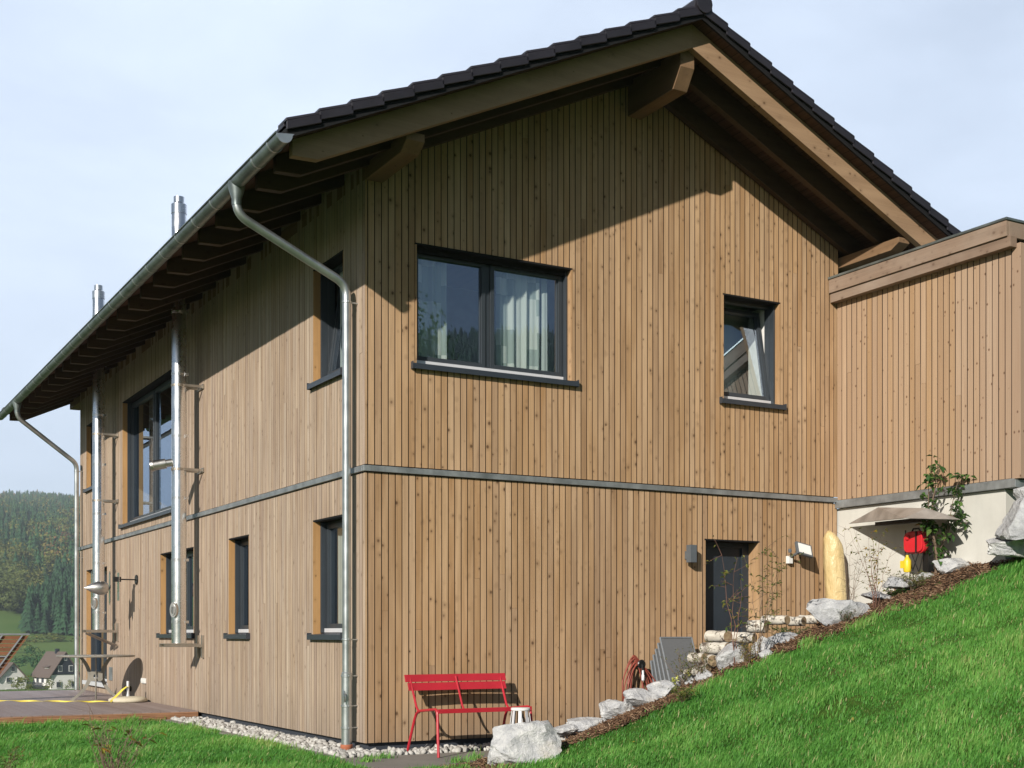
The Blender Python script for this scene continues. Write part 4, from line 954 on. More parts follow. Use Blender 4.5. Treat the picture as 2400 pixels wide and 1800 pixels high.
rock_px(1296, 1348, 1698, 1724, 'small white stone right behind the large boulder', 61, dep=.2)
rock_px(1636, 1674, 1572, 1596, 'small pale stone under the lowest birch log', 62, dep=.2)
rock_px(1772, 1808, 1524, 1546, 'small pale stone in the mulch below the sapling with many branches', 63, yl=-1.9, dep=.2)
rock_px(2028, 2078, 1388, 1408, 'low grey stone behind the red stemmed shrub', 64, 'rockg', yl=-1.8, dep=.22)
rock_px(2150, 2188, 1344, 1362, 'small whitish stone left of the young tree trunk', 65, yl=-1.9, dep=.2)
# rusty stake
c = on_y(1257, 1770, -1.75); t_ = on_y(1261, 1698, -1.75)
mb = MB(); mb.tube([(c.x, c.y, c.z-.25), (c.x, c.y, c.z), (t_.x, t_.y, t_.z)], .013, 8); o = mb.build('iron_stake', M['rust'], base=tuple(c)); tag(o, 'thin rusty iron stake standing in front of the large boulder', 'stake')

# birch logs
def log(px, py, yl, length, r_, ang, label, pitch=0.0):
    c = on_y(px, py, yl); ang += .3; d_ = (math.cos(ang)*RT-math.sin(ang)*FW+Vector((0, 0, pitch))).normalized()
    root = empty('birch_log', c, label, 'log', 'birch logs lying on the bank edge')
    n_ = 18; path = [c-d_*length*(1-k/7.0) for k in range(8)]
    mb = MB(); mb.tube(path, [r_*random.uniform(.93, 1.07) for _ in path], n_); mb.build('bark', M['bark'], root, smooth=True)
    mb = MB(); mb.tube([c+d_*.001, c+d_*.006], r_*.93, n_); mb.build('cut_end', M['end'], root)
    mb = MB(); mb.tube([path[0]-d_*.001, path[0]-d_*.006], r_*.9, n_); mb.build('cut_end', M['end'], root)
log(1706, 1492, -1.52, .34, .068, .75, 'birch log with its round tan end showing, on top in front of the dark door')
log(1768, 1496, -1.50, .34, .062, .35, 'white birch log lying right of the topmost round ended log before the door', -.05)
log(1706, 1520, -1.62, .36, .070, .55, 'spotted birch log lying directly beneath the topmost round ended one')
log(1652, 1543, -1.55, .24, .060, .75, 'short birch log at the left end of the pile, beside the weeds')
log(1671, 1549, -1.68, .20, .068, 1.1, 'birch log end facing out between the weeds and the jagged white rock')
log(1660, 1565, -1.80, .30, .050, .45, 'thin birch log lying lowest, nearest the yellow flowers', .25)
log(1796, 1468, -1.50, .22, .075, .3, 'stubby white birch block left of the long log above the juniper')
log(1845, 1453, -1.52, .36, .055, .6, 'long birch log with a dark end above the low juniper')
log(1884, 1456, -1.50, .20, .055, .5, 'birch log next right of the long dark ended one')
log(1918, 1452, -1.48, .24, .055, .4, 'last birch log at the right, touching the big flat rock')

# ------------------------------------------------------------------ bark mulch bed
bd = [(1160, 1800), (1180, 1790), (1330, 1735), (1445, 1694), (1581, 1634), (1701, 1571), (1822, 1525), (1912, 1489), (2063, 1430), (2171, 1397), (2280, 1343), (2400, 1294), (2600, 1215)]
bpts = [hit(a, b+15) for a, b in bd]; bxs = [p.x for p in bpts]; bys = [p.y for p in bpts]
def bed_edge(x): return np.interp(x, bxs, bys)
print('bed', [(round(p.x, 2), round(p.y, 2)) for p in bpts])
n = 15000; x = RNG.uniform(bxs[0]-.2, 9.5, n); e = bed_edge(x); y = e+(-1.50-e)*RNG.uniform(-.06, 1, n)**1.0
keep = (x > .55) | (y < -1.7); x, y = x[keep], y[keep]; n = len(x); z = ground(x, y)+RNG.uniform(0, .03, n)
L_ = RNG.uniform(.018, .085, n)*np.where(RNG.random(n) < .12, 1.8, 1); W_ = RNG.uniform(.005, .02, n); a = RNG.uniform(0, math.pi*2, n); tl = RNG.normal(0, .35, n)
dx = np.stack([np.cos(a)*np.cos(tl), np.sin(a)*np.cos(tl), np.sin(tl)+.3*np.cos(a)*0], -1)*L_[:, None]/2; wx = np.stack([-np.sin(a), np.cos(a), RNG.normal(0, .4, n)], -1)*W_[:, None]/2
hz = np.array([0, 0, .004]); c = np.stack([x, y, z], -1)
Vq = np.stack([c-dx-wx, c+dx-wx*.6, c+dx+wx*.6, c-dx+wx, c-dx*.9-wx+hz, c+dx*.9-wx*.6+hz, c+dx*.9+wx*.6+hz, c-dx*.9+wx+hz], 1).reshape(-1, 3)
base_ = np.arange(n)[:, None, None]*8; Fq = (base_+np.array([[0, 3, 2, 1], [4, 5, 6, 7], [0, 1, 5, 4], [1, 2, 6, 5], [2, 3, 7, 6], [3, 0, 4, 7]])[None]).reshape(-1, 4)
o = npmesh('bark_mulch', Vq, Fq, M['chips'], np.repeat(RNG.random(n), 6)); tag(o, 'brown bark mulch covering the planting bed along the bank', 'mulch', kind='stuff')
# soil of the bed: a draped sheet
gx_ = np.linspace(.1, 9.5, 90); V_ = []; F_ = []
for xx in gx_:
    e = float(bed_edge(xx))
    for t in np.linspace(0, 1, 9): yy = e+(-1.47-e)*t; V_.append((xx, yy, G(xx, yy)+.006))
for i in range(len(gx_)-1):
    for j in range(8): F_.append((i*9+j, (i+1)*9+j, (i+1)*9+j+1, i*9+j+1))
o = npmesh('bed_soil', V_, F_, M['soil'], smooth=True); o['kind'] = 'structure'

# ------------------------------------------------------------------ grass
def in_lawn(x, y):
    e = bed_edge(np.maximum(x, bxs[0]))
    bed = (x > bxs[0]-.05) & (y > e+RNG.normal(0, .06, len(x)))
    hs_ = (x > -.57) & (y > -.42-.0) 
    pav = (x > -.56) & (x < 1.38) & (y > -1.75)
    dk = (y > 6.36)
    return ~(bed | hs_ | pav | dk)
bare_spots = [(hit(a_, b_).x, hit(a_, b_).y, r_) for a_, b_, r_ in ((520, 1789, .16), (560, 1770, .10), (850, 1796, .2), (1000, 1796, .12), (1820, 1600, .10), (690, 1775, .08))]
def gen_grass(n, xr, yr, near, far):
    x = RNG.uniform(*xr, n); y = RNG.uniform(*yr, n)
    X = x-CAM.x; Y = y-CAM.y; dep = X*FW.x+Y*FW.y; lat = X*RT.x+Y*RT.y; px = CXP+FPX*lat/np.maximum(dep, .1)
    z = ground(x, y); py = HY-FPX*(z-CAM.z)/np.maximum(dep, .1)
    k = (dep > near) & (dep < far) & (px > -500) & (px < 3250) & (py < 2150) & in_lawn(x, y) & (RNG.random(n) < np.clip((11.0/np.maximum(dep, 1))**1.2, 0, 1))
    cl = np.sin(x*2.1+1.3*np.sin(y*1.7))*np.sin(y*2.6+x*.7)
    bare = np.sin(x*1.3+4+y*.6)*np.sin(y*1.9-x*.5+2) > .93
    k &= ~(bare & (RNG.random(n) < .75))
    for bx_, by_, br_ in bare_spots: k &= ~(((x-bx_)**2+((y-by_)*.7)**2 < br_*br_) & (RNG.random(n) < .8))
    return x[k], y[k], z[k], dep[k], cl[k]
def blades(x, y, z, dep, cl, name, label):
    n = len(x); cl2 = np.sin(x*6.3+y*3.1)*np.sin(y*7.7-x*2.9)
    h = RNG.uniform(.030, .074, n)*(1+.35*cl+.25*cl2); h = np.where(RNG.random(n) < .06, h*1.5, h); w = RNG.uniform(.0022, .0042, n)*(1+.03*dep)
    a = RNG.uniform(0, 2*math.pi, n); wa = a+math.pi/2; lean = RNG.uniform(.15, .9, n)*h
    la = a+0.0; wind = np.array([.25, -.12])
    b = np.stack([x, y, z-.01], -1); wv = np.stack([np.cos(wa)*w, np.sin(wa)*w, 0*w], -1)
    ld = np.stack([np.cos(la)*lean+wind[0]*h, np.sin(la)*lean+wind[1]*h, 0*h], -1)
    p1 = b+ld*.30+np.stack([0*h, 0*h, h*.62], -1); p2 = b+ld*.9+np.stack([0*h, 0*h, h], -1)
    Vg = np.stack([b-wv, b+wv, p1+wv*.8, p1-wv*.8, p2], 1).reshape(-1, 3)
    base = np.arange(n)[:, None]*5
    Ft = np.concatenate([base+np.array([[0, 1, 2]]), base+np.array([[0, 2, 3]]), base+np.array([[3, 2, 4]])], 1).reshape(-1, 3)
    pt = np.sin(x*.9+2.2*np.sin(y*.6+1))*np.sin(y*1.15+1.4*np.sin(x*.7)); tone = np.clip(.42+.20*cl+.16*cl2+.18*pt+RNG.normal(0, .17, n), 0, .95); tone = np.where(RNG.random(n) < .035, 1.0, tone)
    o = npmesh(name, Vg, Ft, M['grass'], np.repeat(tone, 3)); tag(o, label, 'grass', kind='stuff'); return n
t1 = gen_grass(1900000, (-9, 12), (-11, 7), 3.0, 25)
print('blades', blades(*t1, 'lawn_grass', 'lush green lawn grass on the bank and in front of the house'))
# taller tufts along the edges
tp = []
for _ in range(46):
    r_ = random.random()
    if r_ < .35: cx_, cy_ = random.uniform(-5, -.6), 6.3+random.uniform(-.15, .05)
    elif r_ < .6: cx_, cy_ = -.62+random.uniform(-.05, .03), random.uniform(-.5, 6.2)
    else: cx_ = random.uniform(.3, 8); cy_ = float(bed_edge(cx_))-random.uniform(0, .1)
    tp.append((cx_, cy_))
for a_, b_ in ((900, 1782), (1110, 1786), (385, 1690), (1070, 1792), (860, 1790)): p = hit(a_, b_); tp.append((p.x, p.y))
tx = np.concatenate([RNG.normal(a_, .05, 90) for a_, b_ in tp]); ty_ = np.concatenate([RNG.normal(b_, .05, 90) for a_, b_ in tp])
n_ = len(tx); 
hz_ = ground(tx, ty_); X = tx-CAM.x; Y = ty_-CAM.y
o_ = blades(tx, ty_, hz_, X*FW.x+Y*FW.y, np.full(n_, 1.9), 'tall_grass_tufts', 'taller green grass tufts along the kerb and bed edges')

# ------------------------------------------------------------------ plants
def leafmesh(mb, p, d_, size, w=.45, droop=.2, rnd=None):
    d_ = d_.normalized(); s_ = d_.cross(UP); s_ = s_.normalized() if s_.length > .01 else Vector((1, 0, 0)); s_ = (s_+UP*random.uniform(-.5, .5)).normalized()
    n_ = s_.cross(d_); m = p+d_*size*.5; t = p+d_*size-UP*size*droop
    mb.add([p, m+s_*size*w*.5+n_*size*.08, t, m-s_*size*w*.5+n_*size*.08, p+d_*size*.22+s_*size*w*.36+n_*size*.05, p+d_*size*.22-s_*size*w*.36+n_*size*.05], [(0, 4, 1, 2), (0, 2, 3, 5)], random.random() if rnd is None else rnd)
def rdir(up=.3): return Vector((random.gauss(0, 1), random.gauss(0, 1), random.gauss(up, .6))).normalized()
def shrub(name, base, label, cat, stems, leafmat, stemmat, height, spread, nleaf, lsize, group=None, lw=.45, low=.15, stemr=.006, droop=.2):
    root = empty(name, base, label, cat, group)
    ms = MB(); ml = MB(); twigs = []
    for i in range(stems):
        a = random.uniform(0, 2*math.pi); sp_ = random.uniform(.3, 1)*spread; hh = height*random.uniform(.65, 1)
        p0 = Vector(base)+Vector((math.cos(a), math.sin(a), 0))*random.uniform(0, .03)-UP*.03; path = [p0]
        for k in range(1, 8):
            t = k/7; path.append(Vector(base)+Vector((math.cos(a)*sp_*t**1.2, math.sin(a)*sp_*t**1.2, hh*t))+Vector((random.gauss(0, .012), random.gauss(0, .012), 0)))
        ms.tube(path, [stemr*(1-.8*k/7) for k in range(8)], 5)
        for k in range(2, 8):
            for _ in range(2 if stems < 6 else 1):
                b0 = path[k]; dd = (rdir(.5)+Vector((math.cos(a), math.sin(a), 0))*.3).normalized(); ln = height*random.uniform(.08, .2); b1 = b0+dd*ln
                ms.tube([b0, b0.lerp(b1, .5)+UP*.01, b1], [stemr*.4, stemr*.3, stemr*.15], 4); twigs.append((b0, b1))
    ms.build('stems', M[stemmat], root)
    for _ in range(nleaf):
        b0, b1 = random.choice(twigs); p = b0.lerp(b1, random.uniform(.2, 1))
        if (p.z-base[2]) < low*height: continue
        leafmesh(ml, p, rdir(.1), lsize*random.uniform(.6, 1.2), lw, droop)
    ml.build('leaves', M[leafmat], root)
    return root
# young tree
def young_tree():
    b = hit(2193, 1350); b.z = G(b.x, b.y); root = empty('young_tree', b, 'young green leaved tree with a slim pale trunk before the concrete wall', 'tree')
    dist = (b-CAM).dot(FW); s_ = dist/FPX
    def P(px, py, dd=0): return b+RT*((px-2193)*s_)+UP*((1350-py)*s_)+FW*dd
    br = [[(2193, 1352, 0), (2196, 1310, 0), (2192, 1270, .02), (2186, 1230, .05), (2190, 1170, .06), (2200, 1120, .05), (2206, 1072, .03)],
          [(2196, 1300, 0), (2212, 1265, -.05), (2222, 1210, -.08), (2230, 1160, -.1), (2240, 1130, -.1), (2246, 1115, -.1)],
          [(2190, 1240, .03), (2182, 1190, .1), (2184, 1130, .12), (2190, 1085, .12)],
          [(2214, 1262, -.05), (2235, 1215, .02), (2252, 1180, .05), (2266, 1140, .07), (2283, 1107, .08)],
          [(2192, 1280, 0), (2172, 1250, -.08), (2160, 1225, -.12)], [(2222, 1210, -.08), (2250, 1235, -.12), (2262, 1225, -.12)]]
    ms = MB(); tw = []
    for bi, q in enumerate(br):
        pts = [P(*c_) for c_ in q]; r0 = .019 if bi == 0 else .008; ms.tube(pts, [max(.0025, r0*(1-i/(len(pts)))) for i in range(len(pts))], 7)
        for i in range(1, len(pts)):
            for _ in range(5):
                if bi == 0 and i < 2: continue
                a_ = pts[i-1].lerp(pts[i], random.random()); e_ = a_+rdir(.2)*random.uniform(.04, .13)
                if bi == 3 and i > 2 and random.random() < .7: continue
                ms.tube([a_, e_], [.0025, .001], 4); tw.append(e_)
    ms.build('trunk', M['stem'], root, smooth=True); ml = MB()
    for e_ in tw:
        for _ in range(random.choice((2, 3, 3, 4))): leafmesh(ml, e_+rdir()*.02, (rdir(-.3)), random.uniform(.06, .105), .66, .25)
    ml.build('leaves', M['leafgreen'], root)
young_tree()
def B(px, py):
    p = hit(px, py)
    if p.y > -1.55: p = on_y(px, py, -1.6)
    p.z = G(p.x, p.y); print('B', px, py, [round(q, 2) for q in p]); return tuple(p)
shrub('sapling', B(1722, 1562), 'thin reddish stemmed sapling with few leaves, in front of the dark door', 'sapling', 3, 'leafweed', 'redstem', 1.38, .16, 150, .055, low=.3, stemr=.006)
shrub('sapling', B(1775, 1548), 'branching sapling with small green leaves, right of the dark door', 'sapling', 5, 'leafweed', 'stem', 1.3, .42, 300, .045, low=.3, stemr=.005)
shrub('shrub', B(2052, 1428), 'sparse shrub with reddish stems and yellowing leaves beside the wrapped parasol', 'shrub', 10, 'leafyellow', 'redstem', 1.0, .33, 200, .045, low=.1, stemr=.0035)
shrub('shrub', B(1990, 1440), 'nearly bare thin twigged shrub close to the wrapped parasol', 'shrub', 5, 'leafweed', 'stem', .95, .25, 30, .03, stemr=.004)
shrub('weed_clump', B(1600, 1612), 'olive green weeds in front of the folded chairs', 'weeds', 22, 'leafweed', 'stem', .42, .28, 520, .022, low=.1, stemr=.003)
shrub('weed_clump', B(1640, 1600), 'yellow green feathery weeds left of the birch logs', 'weeds', 16, 'leafweed', 'stem', .46, .18, 380, .02, low=.1, stemr=.003)
shrub('low_bush', B(1752, 1560), 'dense small yellow green bush with red tips by the sapling stems', 'bush', 26, 'leafyellow', 'stem', .30, .12, 650, .02, low=.05, stemr=.003)
shrub('juniper', B(1850, 1502), 'low spreading green juniper between stones and birch logs', 'juniper', 30, 'leafgreen', 'stem', .16, .34, 900, .03, lw=.2, low=.0, stemr=.003)
shrub('juniper', B(2140, 1385), 'bright green low conifer shrub in front of the black post', 'juniper', 34, 'leafweed', 'stem', .22, .34, 1100, .028, lw=.2, low=.0, stemr=.003)
shrub('ground_plant', B(2100, 1400), 'dark green creeping plant in the mulch left of the low conifer shrub', 'plant', 18, 'leafgreen', 'stem', .12, .22, 350, .028, low=.0, stemr=.003)
shrub('ground_plant', B(1985, 1462), 'grey green herb spilling over the big flat rock', 'plant', 18, 'leafgreen', 'stem', .18, .12, 250, .018, low=.0, stemr=.003)
shrub('flowering_plant', B(1565, 1630), 'small plant with pale yellow flowers beside the rounded white rock', 'flower', 8, 'leafweed', 'stem', .14, .12, 120, .03, low=.0, stemr=.003)
shrub('ground_plant', B(1600, 1648), 'grassy green and straw coloured tuft below the small grey slab', 'plant', 26, 'leafweed', 'stem', .16, .16, 350, .05, lw=.12, low=.0, stemr=.002)
shrub('ground_plant', B(2330, 1295), 'mossy green cushion plant on the rock below the wall corner', 'plant', 20, 'leafweed', 'stem', .07, .2, 350, .02, low=.0, stemr=.002)
for (a_, b_, lb) in ((1612, 1580, 'upper cluster of pale yellow flowers near the grey slab'), (1580, 1596, 'lower cluster of pale yellow flowers by the white rock')):
    c = on_y(a_, b_, -1.62); mb = MB()
    for _ in range(26): leafmesh(mb, c+Vector((random.gauss(0, .018), random.gauss(0, .018), random.gauss(0, .014))), rdir(.5), .032, .9, .1)
    o = mb.build('flower_cluster', M['flower'], base=tuple(c)); mb2 = MB(); mb2.tube([c, (c.x+.01, c.y, c.z-.12)], .003, 5); mb2.build('stem', M['leafweed'], o); tag(o, lb, 'flowers')
# twiggy plant at the lower left, nearer to the camera
b = on_z(262, 1860, .09); shrub('twiggy_shrub', (b.x, b.y, .08), 'nearly bare twiggy shrub with a few yellow leaves on the lawn, lower left', 'shrub', 26, 'leafyellow', 'stem', .66, .34, 46, .085, low=.55, stemr=.0055, lw=.6)
b = on_z(5, 1830, .09); shrub('ground_plant', (b.x, b.y, .08), 'yellow green leafy plant at the lower left corner', 'plant', 16, 'leafweed', 'stem', .30, .22, 400, .03, low=.0, stemr=.003)

mb = MB()
for _ in range(140):
    x_ = random.uniform(-6, 8); y_ = random.uniform(-8, 5.5)
    if not in_lawn(np.array([x_]), np.array([y_]))[0]: continue
    leafmesh(mb, Vector((x_, y_, G(x_, y_)+random.uniform(.02, .05))), rdir(0), random.uniform(.025, .05), .7, .1)
o = mb.build('fallen_leaves', M['leafyellow']); tag(o, 'few small yellow and brown leaves fallen on the grass', 'leaves', kind='stuff')

# ------------------------------------------------------------------ far valley
def conifer_t(seed, tiers=7, seg=9):
    r_ = random.Random(seed); V_ = []; F_ = []
    for i in range(tiers):
        t = i/tiers; z0 = .10+.84*t; rr = .21*(1-t)**.85+.012; zt = z0+.24*(1-t*.6)
        o_ = len(V_); V_.append((0, 0, min(1, zt)))
        ph = r_.uniform(0, 6.28)
        for k in range(seg*2):
            a = ph+math.pi*k/seg; q = rr*(1.0 if k % 2 == 0 else .48)*r_.uniform(.8, 1.15); V_.append((q*math.cos(a), q*math.sin(a), z0-.05*(k % 2 == 0)+r_.uniform(-.02, .02)))
        for k in range(seg*2): F_.append((o_, o_+1+k, o_+1+(k+1) % (seg*2)))
    return np.array(V_), np.array(F_)
def blob_t(seed, n=260, sc=1.0):
    r_ = np.random.default_rng(seed); lob = [(r_.normal(0, .17), r_.normal(0, .17), r_.uniform(.26, .82), r_.uniform(.16, .26)) for _ in range(9)]; V_ = []
    for i in range(n):
        cx_, cy_, cz_, rr = lob[i % 9]; d_ = r_.normal(0, 1, 3); d_ /= np.linalg.norm(d_); p = np.array([cx_, cy_, cz_])+d_*rr*r_.uniform(.75, 1.05)
        u = r_.normal(0, 1, 3); u /= np.linalg.norm(u); v = np.cross(d_, u); s_ = r_.uniform(.03, .06)*sc; u = np.cross(v, d_)
        V_ += [p+u*s_, p-u*s_*.5+v*s_*.9, p-u*s_*.5-v*s_*.9]
    V_ = np.array(V_); V_[:, 2] = np.clip(V_[:, 2], .05, 1.0); return V_, np.arange(len(V_)).reshape(-1, 3)
CT = [conifer_t(i) for i in range(6)]; BT = [blob_t(i) for i in range(4)]
def forest(name, xy, hts, kinds, tones, label, mat='spruce'):
    Vs = []; Fs = []; Rs = []; o_ = 0
    zz = ground(xy[:, 0], xy[:, 1])
    for (x, y), z, h, kd, tn in zip(xy, zz, hts, kinds, tones):
        V_, F_ = (CT[random.randrange(6)] if kd == 0 else BT[random.randrange(4)]); a = random.uniform(0, 6.28); c_, s_ = math.cos(a), math.sin(a)
        w_ = h*random.uniform(.85, 1.2)
        Q = np.stack([(V_[:, 0]*c_-V_[:, 1]*s_)*w_+x, (V_[:, 0]*s_+V_[:, 1]*c_)*w_+y, V_[:, 2]*h+z-.3], -1); Vs.append(Q); Fs.append(F_+o_); o_ += len(V_); Rs.append(np.clip(tn+RNG.uniform(-.05, .05, len(F_)), 0, 1))
    o = npmesh(name, np.concatenate(Vs), np.concatenate(Fs), M[mat], np.concatenate(Rs)); return tag(o, label, 'forest', kind='stuff')
def wedge(n, d0, d1, px0, px1, pw=.5):
    d = d0+(d1-d0)*RNG.random(n)**pw; px = RNG.uniform(px0, px1, n)
    dirx = FW.x+(px-CXP)/FPX*RT.x; diry = FW.y+(px-CXP)/FPX*RT.y
    return np.stack([CAM.x+d*dirx, CAM.y+d*diry], -1), d, px
xy, d, px = wedge(9500, 760, 2450, -330, 560, .75)
k = RNG.random(len(d)); kinds = np.where((k < .09+.10*(px > 90)*(d < 1300)) & (d < 1900), 1, 0); up_ = d > 1750
tones = np.where(kinds == 1, RNG.uniform(.8, .97, len(d)), RNG.uniform(0, .7, len(d))); tones = np.where(up_ & (k > .93), RNG.uniform(.9, 1.0, len(d)), tones)
forest('hillside_forest', xy, RNG.uniform(15, 27, len(d))*np.where(d > 2150, 1.25, 1.0), kinds, tones, 'dense dark spruce forest covering the far hillside with autumn trees mixed in')
xy, d, px = wedge(1500, 600, 800, 62, 470, 1.3); kq = px > 62+np.clip((d-610)*.55, 0, 70); xy = xy[kq]; d = d[kq]
forest('spruce_stand', xy, RNG.uniform(13, 23, len(d)), np.zeros(len(d)), RNG.uniform(0, .35, len(d)), 'dark green spruce stand above the white houses at the foot of the hill')
# dark wood lower left
xy, d, px = wedge(760, 655, 900, -330, 62, .9); forest('broadleaf_wood', xy, RNG.uniform(12, 20, len(d)), np.ones(len(d)), RNG.uniform(0, .4, len(d)), 'dark broadleaf wood low on the hillside at the left picture edge', 'decid')
# single broadleaf trees one can tell apart
def far_tree(px, py, dist, h, label, mat='decid', wide=1.0, name='broadleaf_tree'):
    p = at_d(px, py, dist); z = G(p.x, p.y); 
    root = empty(name, (p.x, p.y, z), label, 'tree', 'autumn trees on the valley side')
    V_, F_ = blob_t(random.randrange(9999), 420); V_ = V_*np.array([h*wide, h*wide, h]); V_[:, 2] += h*.04
    Vw = V_; zz = (Vw[:, 2].reshape(-1, 3).mean(1)/h)
    o = npmesh('crown', Vw, F_, M[mat], np.clip(.5+RNG.normal(0, .22, len(F_)), 0, 1), parent=root)
    mb = MB(); mb.tube([(p.x, p.y, z-.5), (p.x, p.y, z+h*.3), (p.x+h*.03, p.y, z+h*.65)], [h*.025, h*.02, h*.008], 6)
    for a in range(4): an = a*1.6; mb.tube([(p.x, p.y, z+h*.3), (p.x+math.cos(an)*h*.15, p.y+math.sin(an)*h*.15, z+h*.6)], [h*.012, h*.005], 5)
    mb.build('trunk', M['trunk'], root)
far_tree(66, 1370, 830, 19, 'yellow green round tree standing left of the pair in the middle of the hillside', wide=1.0)
far_tree(108, 1372, 820, 21, 'olive yellow broad tree right of centre on the hillside', wide=1.1)
far_tree(146, 1365, 830, 19, 'yellowish tree closest to the downpipe on the hillside')
far_tree(165, 1300, 1000, 20, 'russet brown tree high beside the far downpipe', 'decidred', 1.2)
far_tree(84, 1300, 1050, 17, 'rust red tree above the yellow green trees', 'decidred', 1.2)
far_tree(40, 1420, 700, 16, 'pale olive tree at the lower left edge of the spruce stand')
far_tree(58, 1450, 680, 15, 'greenish tree at the foot of the spruce stand, nearest the meadow')
far_tree(26, 1445, 690, 13, 'small yellow tree beside the sloping meadow')
for i_, (a_, b_, d_, lb) in enumerate(((52, 1400, 720, 'pale yellow green tree rising left of the spruces, upper one'), (70, 1385, 740, 'olive tree between the round yellow trees and the spruce stand'), (92, 1405, 700, 'yellowish green tree touching the left flank of the spruce stand'), (30, 1410, 760, 'dull green tree above the sloping meadow'), (12, 1400, 780, 'dark olive tree at the left picture edge above the meadow'))): far_tree(a_, b_, d_, 17, lb, wide=1.15)
far_tree(118, 1492, 610, 9, 'small orange yellow tree in front of the dark spruces', wide=.9)
far_tree(170, 1488, 610, 9, 'yellow bush like tree beside the far downpipe foot', wide=1.1)
def far_bush(px, py, dist, w_, h, label, mat='decid'):
    p = at_d(px, py, dist); z = min(G(p.x, p.y), p.z); V_, F_ = blob_t(random.randrange(9999), 420)
    Q = V_*np.array([w_, w_*.7, h]); Q[:, 2] -= h*.12
    o = npmesh('hedge_bush', Q, F_, M[mat], np.clip(.4+RNG.normal(0, .2, len(F_)), 0, 1)); o.location = (p.x, p.y, p.z); tag(o, label, 'bush', 'bushes around the far houses')
far_bush(50, 1618, 262, 5.2, 3.6, 'yellow green bush between the two white houses')
far_bush(70, 1619, 258, 3.0, 2.0, 'small light bush at the left corner of the balcony house')
far_bush(112, 1619, 255, 2.6, 3.0, 'small olive bush in front of the balcony house', 'decid')
far_bush(158, 1618, 256, 2.4, 2.6, 'small bush before the white gable of the balcony house')
far_bush(92, 1570, 380, 7, 9, 'dark green tree like bush directly behind the balcony house', 'spruce')
far_bush(60, 1565, 400, 12, 5, 'dark hedge left of the balcony house roof', 'spruce')
far_bush(45, 1532, 500, 14, 6, 'long hedge on the meadow behind the left house', 'decid')
far_bush(95, 1512, 560, 18, 6, 'field hedge in the middle, below the spruce stand', 'decid')
far_bush(140, 1510, 565, 18, 6, 'field hedge at the right, below the spruce stand', 'decid')
far_bush(60, 1510, 560, 14, 5, 'field hedge at the left, below the spruce stand', 'decid')

def far_house(cpx, base_py, dist, w_, ln, eave, ridge, ang, label, dark_gable, dormer):
    c = at_d(cpx, base_py, dist); V0 = Vector((ray(cpx, HY).x, ray(cpx, HY).y, 0)).normalized(); Rv = Vector((V0.y, -V0.x, 0))
    gn = (-V0*math.cos(ang)+Rv*math.sin(ang)); gr = Vector((-gn.y, gn.x, 0)); gr = gr if gr.dot(Rv) > 0 else -gr
    z0 = c.z
    root = empty('white_house', c, label, 'house', 'white gabled houses down in the valley')
    T = lambda p: c+gr*p.x-gn*p.y+UP*p.z         # x across gable, y back, z up ; gable wall at y=0
    mb = MB(T); mb.prism([(-w_/2, -3), (w_/2, -3), (w_/2, eave), (0, ridge), (-w_/2, eave)], lambda p, q, t: (p, t, q), 0, ln); mb.build('wall', M['plaster'], root)
    if dark_gable:
        mb = MB(T); mb.prism([(-w_/2-.05, eave-.1), (w_/2+.05, eave-.1), (0, ridge+.05)], lambda p, q, t: (p, t, q), -.12, -.01); mb.build('gable_cladding', M['slate'], root)
    mb = MB(T); s_ = (ridge-eave)/(w_/2); o_ = .6
    for sg in (-1, 1):
        a_ = [(0, ridge+.25), (sg*(w_/2+o_), eave-s_*o_+.25), (sg*(w_/2+o_), eave-s_*o_), (0, ridge)]
        mb.prism(a_, lambda p, q, t: (p, t, q), -.5, ln+.5)
    rf = mb.build('roof', M['brownroof'], root)
    mb = MB(T); mb.box(-.4, .4, ln*.4, ln*.4+.8, ridge-.3, ridge+.9); mb.build('chimney', M['slate'], rf)
    if dormer:
        mb = MB(T); mb.box(-w_*.40, -w_*.12, ln*.3, ln*.3+2.2, eave+.2, eave+1.7); mb.build('dormer', M['plaster'], rf)
        mb = MB(T); mb.hexa([(-w_*.46, ln*.3-.3, eave+1.5), (-w_*.02, ln*.3-.3, eave+2.5), (-w_*.02, ln*.3+2.5, eave+2.5), (-w_*.46, ln*.3+2.5, eave+1.5), (-w_*.46, ln*.3-.3, eave+1.7), (-w_*.02, ln*.3-.3, eave+2.7), (-w_*.02, ln*.3+2.5, eave+2.7), (-w_*.46, ln*.3+2.5, eave+1.7)]); mb.build('dormer_roof', M['brownroof'], rf)
    def win(x, z, s=.5, h=.65):
        mb = MB(T); mb.box(x-s-.12, x+s+.12, -.2, -.13 if dark_gable else -.02, z-h-.12, z+h+.12); w = mb.build('window', M['white'], root)
        mb = MB(T); mb.box(x-s, x+s, -.24, -.201, z-h, z+h); mb.build('pane', M['farglass'], w)
    if dark_gable:
        win(-1.3, eave+1.3, .4, .6); win(1.3, eave+1.3, .4, .6); win(0, eave+3.7, .25, .4); win(-1.7, 1.2, .5, .6); win(1.9, 1.2, .5, .6)
        for yy in (1.8, 4.6, 7.4):
            mb = MB(T); mb.box(-w_/2-.1, -w_/2-.02, yy-.6, yy+.6, eave-2.0, eave-.8); w = mb.build('window', M['farglass'], root)
        mb = MB(T); mb.box(-w_/2-1.7, -w_/2-.02, 1.0, ln, eave-2.9, eave-2.75); 
        for yy in np.arange(1.0, ln, .5): mb.box(-w_/2-1.7, -w_/2-1.62, yy, yy+.25, eave-2.75, eave-1.9)
        mb.build('balcony', M['slate'], root)
    else:
        win(-1.2, eave-.3, .4, .5); win(1.4, eave-.3, .4, .5); win(0, eave+2.2, .35, .5); win(-1.2, eave-3, .4, .5)
